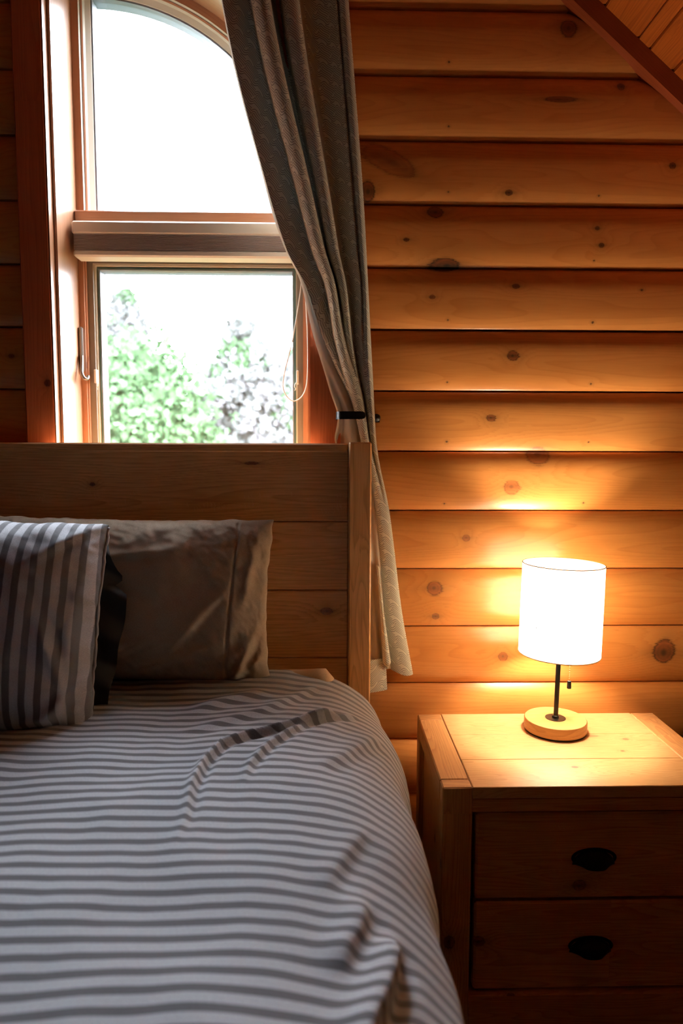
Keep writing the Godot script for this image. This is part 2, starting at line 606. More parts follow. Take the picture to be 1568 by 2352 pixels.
# print of nested slanted hairpin loops, two motifs across and two down
func curtain_tex() -> ImageTexture:
	var w := 384
	var h := 448
	var data := PackedByteArray()
	data.resize(w * h * 3)
	var ground := Color(0.90, 0.895, 0.83)
	var line := Color(0.595, 0.585, 0.53)
	var at := 0
	var fib := noise_field(w, h, w, h / 4, 0.4, 5, 2)
	var dir := Vector2(0.52, 0.85).normalized()
	var nor := Vector2(-dir.y, dir.x)
	for j in h:
		for i in w:
			var p := Vector2(float(i) / w * 2.0, float(j) / h * 2.0)
			var best := 9.0
			var best_a := 0.0
			for a in range(-1, 4):
				for b in range(-1, 4):
					var c := Vector2(a + 0.5, b + 0.5 + (0.5 if posmod(a, 2) == 1 else 0.0))
					var d := p - c
					var l := d.dot(dir)
					var s := d.dot(nor)
					var bend := s + 0.16 * sin(l * 3.2)
					var q := Vector2(maxf(absf(l) - 0.42, 0.0), bend).length()
					if q < best:
						best = q
						best_a = l
			var on := 0.0
			for r in [0.06, 0.165, 0.27, 0.375]:
				if (r < 0.1 and best_a > 0.42) or (r > 0.35 and best_a < -0.30):
					continue
				on = maxf(on, 1.0 - smoothstep(0.016, 0.032, absf(best - r)))
			var c := ground.lerp(line, on * 0.85)
			var m := 0.94 + 0.12 * fib[j * w + i]
			data[at] = int(clampf(c.r * m, 0, 1) * 255)
			data[at + 1] = int(clampf(c.g * m, 0, 1) * 255)
			data[at + 2] = int(clampf(c.b * m, 0, 1) * 255)
			at += 3
	return ImageTexture.create_from_image(Image.create_from_data(w, h, false, Image.FORMAT_RGB8, data))


# ------------------------------------------------------------------ room shell
const SLOPE := 0.85
const CEIL0 := 2.734             # ceiling height at x = 0 along the sloping plane
const RIDGE := -0.9
const RIGHT := 1.7
const LEFT := -3.5
const FRONT := 6.0


func ceil_y(x: float) -> float:
	return CEIL0 - SLOPE * x if x > RIDGE else CEIL0 - SLOPE * (2.0 * RIDGE - x)


func shell_box(called: String, lo: Vector3, hi: Vector3, m: Material) -> void:
	var o := part(called, box(lo, hi, 0.001, 0), m, self)
	o.set_meta("kind", "structure")


func build_shell() -> void:
	shell_box("floor", Vector3(LEFT - 0.2, -0.2, -0.2), Vector3(RIGHT + 0.2, 0.0, FRONT + 0.2), M.floor)
	shell_box("wall_right", Vector3(RIGHT, 0, -0.2), Vector3(RIGHT + 0.2, 1.5, FRONT + 0.2), M.pine)
	shell_box("wall_left", Vector3(LEFT - 0.2, 0, -0.2), Vector3(LEFT, 1.5, FRONT + 0.2), M.pine)
	# gable wall behind the camera
	var poly := [Vector2(LEFT, 0), Vector2(RIGHT, 0), Vector2(RIGHT, ceil_y(RIGHT) + 0.05), Vector2(RIDGE, ceil_y(RIDGE) + 0.05), Vector2(LEFT, ceil_y(LEFT) + 0.05)]
	var mb := Mb.new()
	for z in [FRONT, FRONT + 0.2]:
		mb.face(poly.map(func(p): return Vector3(p.x, p.y, z)), Vector3(0, 0, -1 if z == FRONT else 1), poly)
	part("wall_front", mb.done(), M.floor, self).set_meta("kind", "structure")


# right edge of planks left of the window and left edge of planks right of it
func casing_left(y: float) -> float:
	return -0.668 if y < 2.433 else -0.57


func casing_right(y: float) -> float:
	if y < ARC.y:
		return ARC.x + 0.600
	return ARC.x + 0.600 * sqrt(maxf(0.0, 1.0 - pow((y - ARC.y) / 0.565, 2.0)))


func build_wall() -> void:
	var wall := struct_root("wall_back", "varnished knotty pine log-siding wall behind the bed and lamp", "wall")
	# outline of the planks: flat-ish log siding, the lower edge proud of the next plank's top
	var rows := []
	rows.append(Vector2(-0.03, 0.0))
	rows.append(Vector2(-0.0045, 0.0))
	var steps := 18
	for i in steps + 1:
		var t := float(i) / steps
		t = 0.5 - 0.5 * cos(t * PI)
		var s := 2.0 * t - 1.0
		var z := 0.008
		if s < 0.0:
			z -= 0.0110 * pow(-s, 3.6)
		else:
			z -= 0.0165 * pow(s, 3.2)
		rows.append(Vector2(z, 0.001 + t * (PLANK - 0.0042)))
	rows.append(Vector2(-0.03, PLANK - 0.0032))
	for k in range(-9, 17):
		var y0 := PLANK0 + PLANK * k
		if y0 < -0.05:
			continue
		var spans := []
		if y0 > 2.42:
			spans = [0]
		else:
			spans = [1, 2]
		for s in spans:
			var mb := Mb.new()
			var tuck := 0.004
			mb.grid(1, rows.size() - 1,
				func(i: int, j: int):
					var y: float = y0 + rows[j].y
					var xl: float = maxf(LEFT, 2.0 * RIDGE - (CEIL0 - y) / SLOPE)
					var xr: float = minf(RIGHT, (CEIL0 - y) / SLOPE)
					if s == 1:
						xr = casing_left(y) + tuck
					if s == 2:
						xl = casing_right(y) - tuck
					xr = maxf(xr, xl + 0.001)
					return Vector3(xl if i == 0 else xr, y, rows[j].x),
				func(i: int, j: int):
					var y: float = y0 + rows[j].y
					var xl: float = LEFT if s != 2 else casing_right(y)
					var xr: float = (CEIL0 - y) / SLOPE if s != 1 else casing_left(y)
					return Vector2(xl if i == 0 else minf(xr, RIGHT), y0 + 0.002 + rows[j].y * 0.97))
			part("plank", mb.done(), M.wall, wall)
	# sheathing behind the planks, with the opening of the window
	var outer := PackedVector2Array([Vector2(LEFT - 0.1, -0.1), Vector2(RIGHT + 0.1, -0.1), Vector2(RIGHT + 0.1, ceil_y(RIGHT) + 0.05), Vector2(RIDGE, ceil_y(RIDGE) + 0.1), Vector2(LEFT - 0.1, ceil_y(LEFT) + 0.05)])
	var body := CSGPolygon3D.new()
	body.name = "sheathing"
	body.polygon = outer
	body.depth = 0.17
	body.position = Vector3(0, 0, -0.026)
	body.material = M.casing
	var hole := CSGPolygon3D.new()
	hole.name = "opening"
	hole.operation = CSGShape3D.OPERATION_SUBTRACTION
	var hp := PackedVector2Array()
	for p in head(-0.006, 0.86, 20):
		hp.append(p)
	hole.polygon = hp
	hole.depth = 0.5
	hole.position = Vector3(0, 0, 0.1)
	body.add_child(hole)
	wall.add_child(body)


# outline of the window opening inset by r: bottom-left, up the left side, over the arc, down the right side
func head(r: float, bottom: float, n := 28) -> Array:
	var out := []
	var left := -0.598 + r
	var rad := 0.530 - r
	var rise := 0.495 - r
	out.append(Vector2(left, bottom))
	var a0 := acos(clampf((left - ARC.x) / rad, -1, 1))
	for i in n + 1:
		var a := a0 * (1.0 - float(i) / n)
		out.append(ARC + Vector2(cos(a) * rad, sin(a) * rise))
	out.append(Vector2(ARC.x + rad, bottom))
	return out


# solid between two outlines of equal length (outer, inner) from z0 (back) to z1 (front)
func ring_mesh(outer: Array, inner: Array, z0: float, z1: float, closed: bool, slope := 0.0) -> ArrayMesh:
	var mb := Mb.new()
	var n := outer.size()
	var run := 0.0
	for i in n if closed else n - 1:
		var k := (i + 1) % n
		var o0: Vector2 = outer[i]
		var o1: Vector2 = outer[k]
		var i0: Vector2 = inner[i]
		var i1: Vector2 = inner[k]
		var l := o0.distance_to(o1)
		var wd := o0.distance_to(i0)
		var f := func(p: Vector2, z: float): return Vector3(p.x, p.y, z)
		var mid := (o0 + o1) / 2.0 - (i0 + i1) / 2.0
		var out := Vector3(mid.x, mid.y, 0)
		var ts := [Vector2(run, 0), Vector2(run + l, 0), Vector2(run + l, wd), Vector2(run, wd)]
		mb.face([f.call(o0, z1), f.call(o1, z1), f.call(i1, z1 - slope), f.call(i0, z1 - slope)], Vector3(0, 0, 1), ts)
		mb.face([f.call(o0, z0), f.call(o1, z0), f.call(i1, z0), f.call(i0, z0)], Vector3(0, 0, -1), ts)
		var dz := z1 - z0
		ts = [Vector2(run, 0), Vector2(run + l, 0), Vector2(run + l, dz), Vector2(run, dz)]
		mb.face([f.call(i0, z0), f.call(i1, z0), f.call(i1, z1 - slope), f.call(i0, z1 - slope)], -out, ts)
		mb.face([f.call(o0, z0), f.call(o1, z0), f.call(o1, z1), f.call(o0, z1)], out, ts)
		if not closed and (i == 0 or i == n - 2):
			var a: Vector2 = o0 if i == 0 else o1
			var b: Vector2 = i0 if i == 0 else i1
			mb.face([f.call(a, z0), f.call(b, z0), f.call(b, z1 - slope), f.call(a, z1)], Vector3(0, -1, 0))
		run += l
	return mb.done()


# rounds the normals of a ring along its arc
func rect_loop(x0: float, y0: float, x1: float, y1: float) -> Array:
	return [Vector2(x0, y0), Vector2(x0, y1), Vector2(x1, y1), Vector2(x1, y0)]


func build_window() -> void:
	var win := struct_root("window_1", "wooden window with quarter-round arched pane above a square pane", "window")
	var bot := 0.86
	# casing boards on the wall: left upright, curved head with right leg
	part("casing", box(Vector3(-0.672, 0.80, -0.01), Vector3(-0.607, 2.436, 0.040), 0.003, 1, Vector2(-0.797, 0.691)), M.casing, win)
	part("casing_edge", box(Vector3(-0.6072, 0.866, 0.0), Vector3(-0.6050, 2.36, 0.0395), 0.0005, 1), M.jamb, win)
	var co := head(-0.074, bot - 0.06).slice(1)
	var ci := head(-0.006, bot - 0.06).slice(1)
	part("casing", ring_mesh(co, ci, -0.01, 0.040, false), M.casing, win)
	part("casing", box(Vector3(-0.672, 0.80, -0.01), Vector3(0.034, 0.866, 0.040), 0.003, 0), M.casing, win)
	# jamb: boards lining the opening
	part("jamb", ring_mesh(head(-0.006, bot), head(0.0, bot), -0.19, 0.014, false), M.jamb, win)
	part("window_sill", box(Vector3(-0.604, bot - 0.02, -0.20), Vector3(-0.034, bot + 0.004, 0.045), 0.003, 0), M.fir, win)
	# arched upper light: stepped frame, gasket, pane
	var my := 1.812
	var steps := [[0.0, 0.017, -0.112, M.fir, "frame", 0.003], [0.017, 0.021, -0.115, M.cream, "frame_bead", 0.008], [0.021, 0.0245, -0.120, M.fir, "frame_bead", 0.003], [0.0245, 0.028, -0.123, M.cream, "frame_bead", 0.006], [0.028, 0.038, -0.129, M.cream, "sash", 0.009], [0.038, 0.042, -0.142, M.gasket, "gasket", 0.0]]
	for s in steps:
		var o := head(s[0], my + s[0] * 0.0)
		var i := head(s[1], my + (s[1] - 0.0) * 0.0)
		part(s[4], ring_mesh(o, i, -0.185, s[2], false, s[5]), s[3], win)
	part("gasket", box(Vector3(-0.556, my - 0.002, -0.18), Vector3(-0.085, my + 0.004, -0.142), 0.001), M.gasket, win)
	var pts := head(0.040, my)
	var mb := Mb.new()
	mb.face(pts.map(func(p): return Vector3(p.x, p.y, -0.158)), Vector3(0, 0, 1))
	part("pane", mb.done(), M.glass, win)
	# transom between the lights
	part("transom", box(Vector3(-0.5975, 1.730, -0.185), Vector3(-0.0405, my, -0.105), 0.003, 0, Vector2(0.7, 0.3)), M.fir, win)
	part("transom_ledge", box(Vector3(-0.5975, 1.770, -0.105), Vector3(-0.0405, 1.8165, -0.094), 0.003, 0, Vector2(0.7, 0.31)), M.fir, win)
	# lower light
	var ty := 1.732
	var low := [[0.0, 0.0125, -0.112, M.fir, "frame"], [0.0125, 0.0155, -0.118, M.fir, "frame_bead"], [0.0155, 0.0300, -0.128, M.taupe, "sash"], [0.030, 0.0335, -0.136, M.cream, "glazing_bead"], [0.0335, 0.040, -0.150, M.spacer, "spacer"], [0.040, 0.0425, -0.142, M.gasket, "gasket"]]
	for s in low:
		part(s[4], ring_mesh(rect_loop(-0.598 + s[0], bot + s[0], -0.040 - s[0], ty - s[0]), rect_loop(-0.598 + s[1], bot + s[1], -0.040 - s[1], ty - s[1]), -0.185, s[2], true), s[3], win)
	mb = Mb.new()
	mb.face([Vector3(-0.558, bot + 0.04, -0.16), Vector3(-0.08, bot + 0.04, -0.16), Vector3(-0.08, ty - 0.04, -0.16), Vector3(-0.558, ty - 0.04, -0.16)], Vector3(0, 0, 1))
	part("pane", mb.done(), M.glass, win)
	# latch lever on the jamb side of the frame
	mb = Mb.new()
	add_box(mb, Vector3(-0.598, 1.435, -0.106), Vector3(-0.588, 1.545, -0.096), 0.003, 1)
	part("latch", mb.done(), M.nickel, win)
	mb = Mb.new()
	var path := spline([Vector3(-0.590, 1.475, -0.094), Vector3(-0.589, 1.45, -0.088), Vector3(-0.586, 1.432, -0.080), Vector3(-0.580, 1.42, -0.078), Vector3(-0.575, 1.419, -0.083), Vector3(-0.574, 1.426, -0.088)], 6)
	add_tube(mb, path, 0.0042, 8)
	part("latch_lever", mb.done(), M.nickel, win)
	# small screen clips on both stiles
	for sx in [[-0.566, 1.0], [-0.0705, -1.0]]:
		mb = Mb.new()
		add_box(mb, Vector3(sx[0] - 0.002, 1.412, -0.128), Vector3(sx[0] + 0.004, 1.445, -0.112), 0.001)
		part("screen_clip", mb.done(), M.vinyl, win)
		part("clip_spring", tube(spline([Vector3(sx[0] + 0.003 * sx[1], 1.415, -0.114), Vector3(sx[0] + 0.006 * sx[1], 1.406, -0.112), Vector3(sx[0] + 0.003 * sx[1], 1.400, -0.114), Vector3(sx[0] + 0.006 * sx[1], 1.396, -0.114)], 4), 0.0010, 6), M.cord, win)


func build_ceiling() -> void:
	var ceil := struct_root("ceiling", "sloping pine board ceiling above the log-siding wall", "ceiling")
	# slabs above both slopes
	for s in [-1.0, 1.0]:
		var xe: float = RIGHT + 0.25 if s > 0 else LEFT - 0.25
		var mb := Mb.new()
		var t := 0.22
		var c := []
		for q in [[RIDGE, 0.022], [xe, 0.022], [xe, t], [RIDGE, t]]:
			c.append(Vector2(q[0], ceil_y(q[0]) + q[1]))
		for z in [-0.25, FRONT + 0.2]:
			mb.face(c.map(func(p): return Vector3(p.x, p.y, z)), Vector3(0, 0, signf(z)))
		for k in 4:
			var a: Vector2 = c[k]
			var b: Vector2 = c[(k + 1) % 4]
			var out := Vector3(0, -1 if k == 0 else 1, 0)
			if k % 2 == 1:
				out = Vector3(s if k == 1 else -s, 0, 0)
			mb.face([Vector3(a.x, a.y, -0.25), Vector3(b.x, b.y, -0.25), Vector3(b.x, b.y, FRONT + 0.2), Vector3(a.x, a.y, FRONT + 0.2)], out, [Vector2(0, 0), Vector2(0, 1), Vector2(3.6, 1), Vector2(3.6, 0)])
		part("roof_slab", mb.done(), M.ceiling, ceil)
	# boards of the slope in view: V-jointed, running towards the camera
	var along := Vector2(1.0, -SLOPE).normalized()
	var up := Vector2(SLOPE, 1.0).normalized()
	var x := 0.608
	var widths := [0.1015, 0.033, 0.0705]
	var starts := []
	var i := 0
	while x < 1.62:
		starts.append([x, widths[i % 3]])
		x += widths[i % 3] * along.x
		i += 1
	x = 0.608
	i = 2
	while x > RIDGE + 0.08:
		x -= widths[i % 3] * along.x
		starts.append([x, widths[i % 3]])
		i = posmod(i - 1, 3)
	var seed_k := 0
	for st in starts:
		var p0 := Vector2(st[0], ceil_y(st[0]))
		var w: float = st[1]
		var mb := Mb.new()
		var g := 0.005 if w > 0.05 else 0.003
		var prof := [Vector2(0.0005, 0.02), Vector2(0.0005, g), Vector2(g, 0.0), Vector2(w - g, 0.0), Vector2(w - 0.0005, g), Vector2(w - 0.0005, 0.02)]
		for k in prof.size() - 1:
			var a: Vector2 = p0 + along * prof[k].x + up * prof[k].y
			var b: Vector2 = p0 + along * prof[k + 1].x + up * prof[k + 1].y
			var nn := Vector2(-(prof[k + 1] - prof[k]).y, (prof[k + 1] - prof[k]).x)
			var out2: Vector2 = along * -nn.x * -1.0 + up * -nn.y
			var v0: float = seed_k * 0.073 + prof[k].x
			var v1: float = seed_k * 0.073 + prof[k + 1].x
			mb.face([Vector3(a.x, a.y, -0.02), Vector3(b.x, b.y, -0.02), Vector3(b.x, b.y, FRONT), Vector3(a.x, a.y, FRONT)], Vector3(out2.x, out2.y, 0), [Vector2(seed_k * 0.31, v0), Vector2(seed_k * 0.31, v1), Vector2(seed_k * 0.31 + 3.6, v1), Vector2(seed_k * 0.31 + 3.6, v0)])
		part("ceiling_board", mb.done(), M.ceiling, ceil)
		seed_k += 1
	# rake trim in the corner of wall and ceiling
	for s: float in [1.0, -1.0]:
		var mb := Mb.new()
		var a := Vector2(RIDGE, ceil_y(RIDGE))
		var b := Vector2(RIGHT if s > 0 else LEFT, ceil_y(RIGHT if s > 0 else LEFT))
		var d := (b - a).normalized()
		var dn: Vector2 = Vector2(d.y, -d.x) * s
		var hgt := 0.037
		var q := [a, b, b + dn * hgt, a + dn * hgt]
		for z in [-0.02, 0.030]:
			mb.face(q.map(func(p): return Vector3(p.x, p.y, z)), Vector3(0, 0, 1 if z > 0 else -1), [Vector2(0, 0), Vector2(3, 0), Vector2(3, hgt), Vector2(0, hgt)])
		mb.face([Vector3(q[2].x, q[2].y, -0.02), Vector3(q[3].x, q[3].y, -0.02), Vector3(q[3].x, q[3].y, 0.03), Vector3(q[2].x, q[2].y, 0.03)], Vector3(dn.x, dn.y, 0), [Vector2(3, 0.2), Vector2(0, 0.2), Vector2(0, 0.25), Vector2(3, 0.25)])
		part("trim_1" if s > 0 else "trim_2", mb.done(), M.rake, self).set_meta("kind", "structure")


# ------------------------------------------------------------------ outside
func leaf_mesh(l: float, w: float) -> ArrayMesh:
	var mb := Mb.new()
	var pts := [Vector3(0, 0, 0), Vector3(w, l * 0.45, w * 0.25), Vector3(0, l, 0), Vector3(-w, l * 0.45, w * 0.25)]
	mb.face([pts[0], pts[1], pts[2]], Vector3(0.3, 0, 1))
	mb.face([pts[0], pts[2], pts[3]], Vector3(-0.3, 0, 1))
	return mb.done()


func scatter(called: String, mesh: Mesh, m: Material, places: Array, parent: Node) -> void:
	var mm := MultiMesh.new()
	mm.transform_format = MultiMesh.TRANSFORM_3D
	mm.mesh = mesh
	mm.instance_count = places.size()
	for k in places.size():
		mm.set_instance_transform(k, places[k])
	var o := MultiMeshInstance3D.new()
	o.name = called
	o.multimesh = mm
	o.material_override = m
	o.set_meta("kind", "stuff")
	parent.add_child(o, true)


func random_basis(rng: RandomNumberGenerator, s: float) -> Basis:
	return Basis(Vector3(rng.randfn(), rng.randfn(), rng.randfn()).normalized(), rng.randf() * TAU).scaled(Vector3.ONE * s)


func leafy_tree(at: Vector3, height: float, radius: float, count: int, label: String, sd: int) -> void:
	var rng := RandomNumberGenerator.new()
	rng.seed = sd
	var t := thing("leafy_tree", label, "tree", at)
	var mb := Mb.new()
	var trunk := []
	for k in 9:
		trunk.append(Vector3(sin(k * 0.9) * 0.08, height * 0.86 * k / 8.0, cos(k * 1.3) * 0.06))
	for k in 8:
		add_tube(mb, [trunk[k], trunk[k + 1]], 0.12 * (1.0 - k / 9.0) + 0.015, 8, false)
	part("trunk", mb.done(), M.bark, t)
	mb = Mb.new()
	var places := []
	for b in 60:
		var f := 0.18 + 0.80 * (b + rng.randf()) / 60.0
		var y := height * f
		var spread := radius * (1.15 - pow(f, 1.7)) * rng.randf_range(0.65, 1.05)
		var a := b * 2.4 + rng.randf() * 0.8
		var tip := Vector3(cos(a) * spread, y + spread * 0.35, sin(a) * spread)
		var root := Vector3(0, y - spread * 0.15, 0)
		add_tube(mb, [root, root.lerp(tip, 0.5) + Vector3(0, 0.06, 0), tip], 0.018, 5, false)
		var clumps := 4 + int(spread * 5)
		for c in clumps:
			var mid := root.lerp(tip, 0.35 + 0.7 * rng.randf()) + Vector3(rng.randfn(), rng.randfn(), rng.randfn()) * 0.26
			for q in count / (60 * clumps):
				places.append(Transform3D(random_basis(rng, rng.randf_range(0.7, 1.3)), mid + Vector3(rng.randfn(), rng.randfn(), rng.randfn()) * 0.25))
	part("branches", mb.done(), M.bark, t).set_meta("kind", "stuff")
	scatter("leaves", leaf_mesh(0.12, 0.052), M.leaf, places, t)


func conifer(at: Vector3, height: float, radius: float, label: String, sd: int) -> void:
	var rng := RandomNumberGenerator.new()
	rng.seed = sd
	var t := thing("conifer_tree", label, "tree", at)
	var mb := Mb.new()
	for k in 6:
		add_tube(mb, [Vector3(0, height * k / 6.0, 0), Vector3(0, height * (k + 1) / 6.0, 0)], 0.13 * (1.0 - k / 6.3), 8, false)
	part("trunk", mb.done(), M.bark, t)
	mb = Mb.new()
	var places := []
	var tips := []
	var y := height * 0.12
	while y < height * 0.985:
		var f := y / height
		var r := radius * pow(1.0 - f, 0.8) + 0.06
		var nb := 7
		var a0 := rng.randf() * TAU
		for b in nb:
			var a := a0 + TAU * b / nb + rng.randf_range(-0.25, 0.25)
			var rr := r * rng.randf_range(0.7, 1.08)
			var tip := Vector3(cos(a) * rr, y - rr * 0.10 + 0.12, sin(a) * rr)
			add_tube(mb, [Vector3(0, y, 0), tip], 0.014, 4, false)
			var n := int(30 + rr * 110)
			for q in n:
				var g := sqrt(rng.randf())
				var p := Vector3(0, y, 0).lerp(tip, g)
				var side := Vector3(-sin(a), 0, cos(a)) * rng.randfn() * 0.22 * (1.15 - g)
				var bs := random_basis(rng, rng.randf_range(0.7, 1.2))
				(tips if g > 0.8 and rng.randf() < 0.7 else places).append(Transform3D(bs, p + side + Vector3(0, rng.randfn() * 0.11, 0)))
		y += 0.13 + 0.12 * (1.0 - f)
	part("branches", mb.done(), M.bark, t).set_meta("kind", "stuff")
	var fresh := []
	var old := []
	for p in places:
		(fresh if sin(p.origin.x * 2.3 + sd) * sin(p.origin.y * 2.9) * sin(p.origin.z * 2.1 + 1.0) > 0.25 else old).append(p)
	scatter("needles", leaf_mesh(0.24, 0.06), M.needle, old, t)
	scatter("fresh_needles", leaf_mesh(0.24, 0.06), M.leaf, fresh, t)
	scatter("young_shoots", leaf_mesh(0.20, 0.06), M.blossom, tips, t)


func build_outside() -> void:
	var gy := -2.8
	var o := part("ground", box(Vector3(-60, gy - 0.3, -90), Vector3(60, gy, -0.3), 0.01), M.grass, self)
	o.set_meta("kind", "structure")
	leafy_tree(Vector3(-3.35, gy, -10.2), 5.3, 1.85, 60000, "bright green leafy tree outside the lower window pane", 3)
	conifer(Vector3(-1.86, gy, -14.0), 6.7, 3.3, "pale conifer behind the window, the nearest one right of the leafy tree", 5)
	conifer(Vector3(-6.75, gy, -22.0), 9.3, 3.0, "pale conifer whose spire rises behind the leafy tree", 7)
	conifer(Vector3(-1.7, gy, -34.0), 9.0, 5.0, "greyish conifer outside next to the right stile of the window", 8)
	conifer(Vector3(-7.7, gy, -45.0), 9.5, 5.4, "distant conifer filling the gap between the leafy tree and the nearest conifer", 9)


# ------------------------------------------------------------------ bed
func build_bed() -> void:
	var bed := thing("bed_frame", "wooden bed frame with plank headboard and square post against log wall", "bed")
	var x1 := 0.0505
	var x0 := -1.43
	var ys := [0.48, 0.623, 0.779, 0.9347, 1.0906, 1.2520]
	for k in 5:
		part("headboard_plank", box(Vector3(x0, ys[k] + 0.0008, 0.062), Vector3(x1, ys[k + 1] - 0.0008, 0.084), 0.002, 0), M.headboard, bed)
	part("headboard_rail", box(Vector3(x0, 1.2447, 0.056), Vector3(x1 - 0.0008, 1.2642, 0.092), 0.003, 0, Vector2(0.1, -0.06)), M.headboard, bed)
	part("added_headboard_back", box(Vector3(x0, 0.48, 0.056), Vector3(x1, 1.2520, 0.0618), 0.0005, 0), M.headboard, bed)  # unseen backing, added to stop window light leaking between the planks
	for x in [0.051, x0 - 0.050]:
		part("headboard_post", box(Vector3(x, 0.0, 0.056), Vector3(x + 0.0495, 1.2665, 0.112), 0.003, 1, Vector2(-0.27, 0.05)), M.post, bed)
	for x in [0.062, x0 - 0.04]:
		part("side_rail", box(Vector3(x, 0.24, 0.114), Vector3(x + 0.028, 0.40, 2.14), 0.003, 2), M.pine, bed)
		part("foot_leg", box(Vector3(x - 0.01, 0.0, 2.10), Vector3(x + 0.04, 0.40, 2.16), 0.003, 1), M.pine, bed)
	part("slat_base", box(Vector3(x0, 0.37, 0.114), Vector3(0.06, 0.40, 2.1), 0.003, 0), M.pine, bed)
	# mattress with its fitted sheet; the sheet's edge shows at the headboard
	var mt := thing("mattress", "mattress in a beige fitted sheet, its edge showing between duvet and headboard", "mattress")
	part("mattress_body", box(Vector3(-1.42, 0.402, 0.185), Vector3(0.045, 0.66, 2.08), 0.03), M.sheet, mt)
	var mb := Mb.new()
	var nx := 90
	var nz := 14
	mb.grid(nx, nz,
		func(i: int, j: int):
			var x: float = lerpf(-1.42, 0.050, float(i) / nx)
			var a := PI * j / nz
			var edge := pow(clampf((0.050 - x) / 0.05, 0.0, 1.0), 0.45)
			return Vector3(x, 0.665 + edge * (0.106 + 0.022 * smoothstep(-0.15, -0.09, x) + 0.003 * sin(x * 23.0)) * pow(maxf(sin(a), 0.0), 0.45), 0.204 - 0.042 * cos(a)),
		func(i: int, j: int): return Vector2(i * 0.016, j * 0.012))
	part("fitted_sheet", mb.done(), M.sheet, mt)


# folds of the duvet: [points (x, z), height, width on the window side, width on the lamp side]
var FOLDS := [
	[[[0.075, 0.345], [0.051, 0.368], [-0.021, 0.425], [-0.079, 0.475], [-0.128, 0.500], [-0.166, 0.539], [-0.183, 0.599], [-0.187, 0.673], [-0.181, 0.753], [-0.185, 0.84]], 0.0115, 0.0085, 0.0048],
	[[[0.03, 0.372], [0.01, 0.389], [-0.043, 0.459], [-0.089, 0.54], [-0.113, 0.608], [-0.12, 0.68]], 0.0085, 0.0080, 0.0048],
	[[[0.085, 0.90], [0.076, 0.94], [0.067, 0.978], [0.053, 1.017], [0.041, 1.046], [0.030, 1.09], [0.02, 1.15]], 0.021, 0.022, 0.009],
	[[[0.05, 0.86], [0.038, 0.919], [0.023, 0.953], [0.012, 1.0]], 0.010, 0.020, 0.010],
	[[[0.06, 0.72], [0.035, 0.777], [0.012, 0.833], [-0.002, 0.89]], 0.005, 0.018, 0.010],
	[[[0.0, 0.262], [-0.023, 0.282], [-0.115, 0.403], [-0.2, 0.46], [-0.26, 0.49]], 0.005, 0.014, 0.009],
	[[[0.11, 0.40], [0.087, 0.427], [0.023, 0.55], [-0.03, 0.623]], 0.006, 0.02, 0.012],
	[[[-0.10, 0.31], [-0.18, 0.35], [-0.25, 0.40]], 0.007, 0.02, 0.012],
]


func fold_height(x: float, z: float) -> float:
	var sum := 0.0
	for f in FOLDS:
		var pts: Array = f[0]
		if z < pts[0][1] - 0.1 or z > pts[-1][1] + 0.1 or x > pts[0][0] + 0.1 or x < pts[-1][0] - 0.12:
			continue
		var best := 1e9
		var sd := 0.0
		var along := 0.0
		var n := pts.size() - 1
		for k in n:
			var ax: float = pts[k][0]
			var az: float = pts[k][1]
			var tx: float = pts[k + 1][0] - ax
			var tz: float = pts[k + 1][1] - az
			var l2 := tx * tx + tz * tz
			var u := clampf(((x - ax) * tx + (z - az) * tz) / l2, 0.0, 1.0)
			var dx := x - ax - tx * u
			var dz := z - az - tz * u
			var d := dx * dx + dz * dz
			if d < best:
				best = d
				sd = sqrt(d) * signf(dx * tz - dz * tx)
				along = (k + u) / n
		if best > 0.02:
			continue
		var taper := smoothstep(0.0, 0.25, along) * (1.0 - smoothstep(0.7, 1.0, along))
		var w: float = f[2] if sd < 0.0 else f[3]
		sum += f[1] * taper * (exp(-(sd / w) * (sd / w)) - 0.45 * exp(-pow((sd - f[3] * 2.2) / (f[3] * 1.3), 2.0)))
	return sum


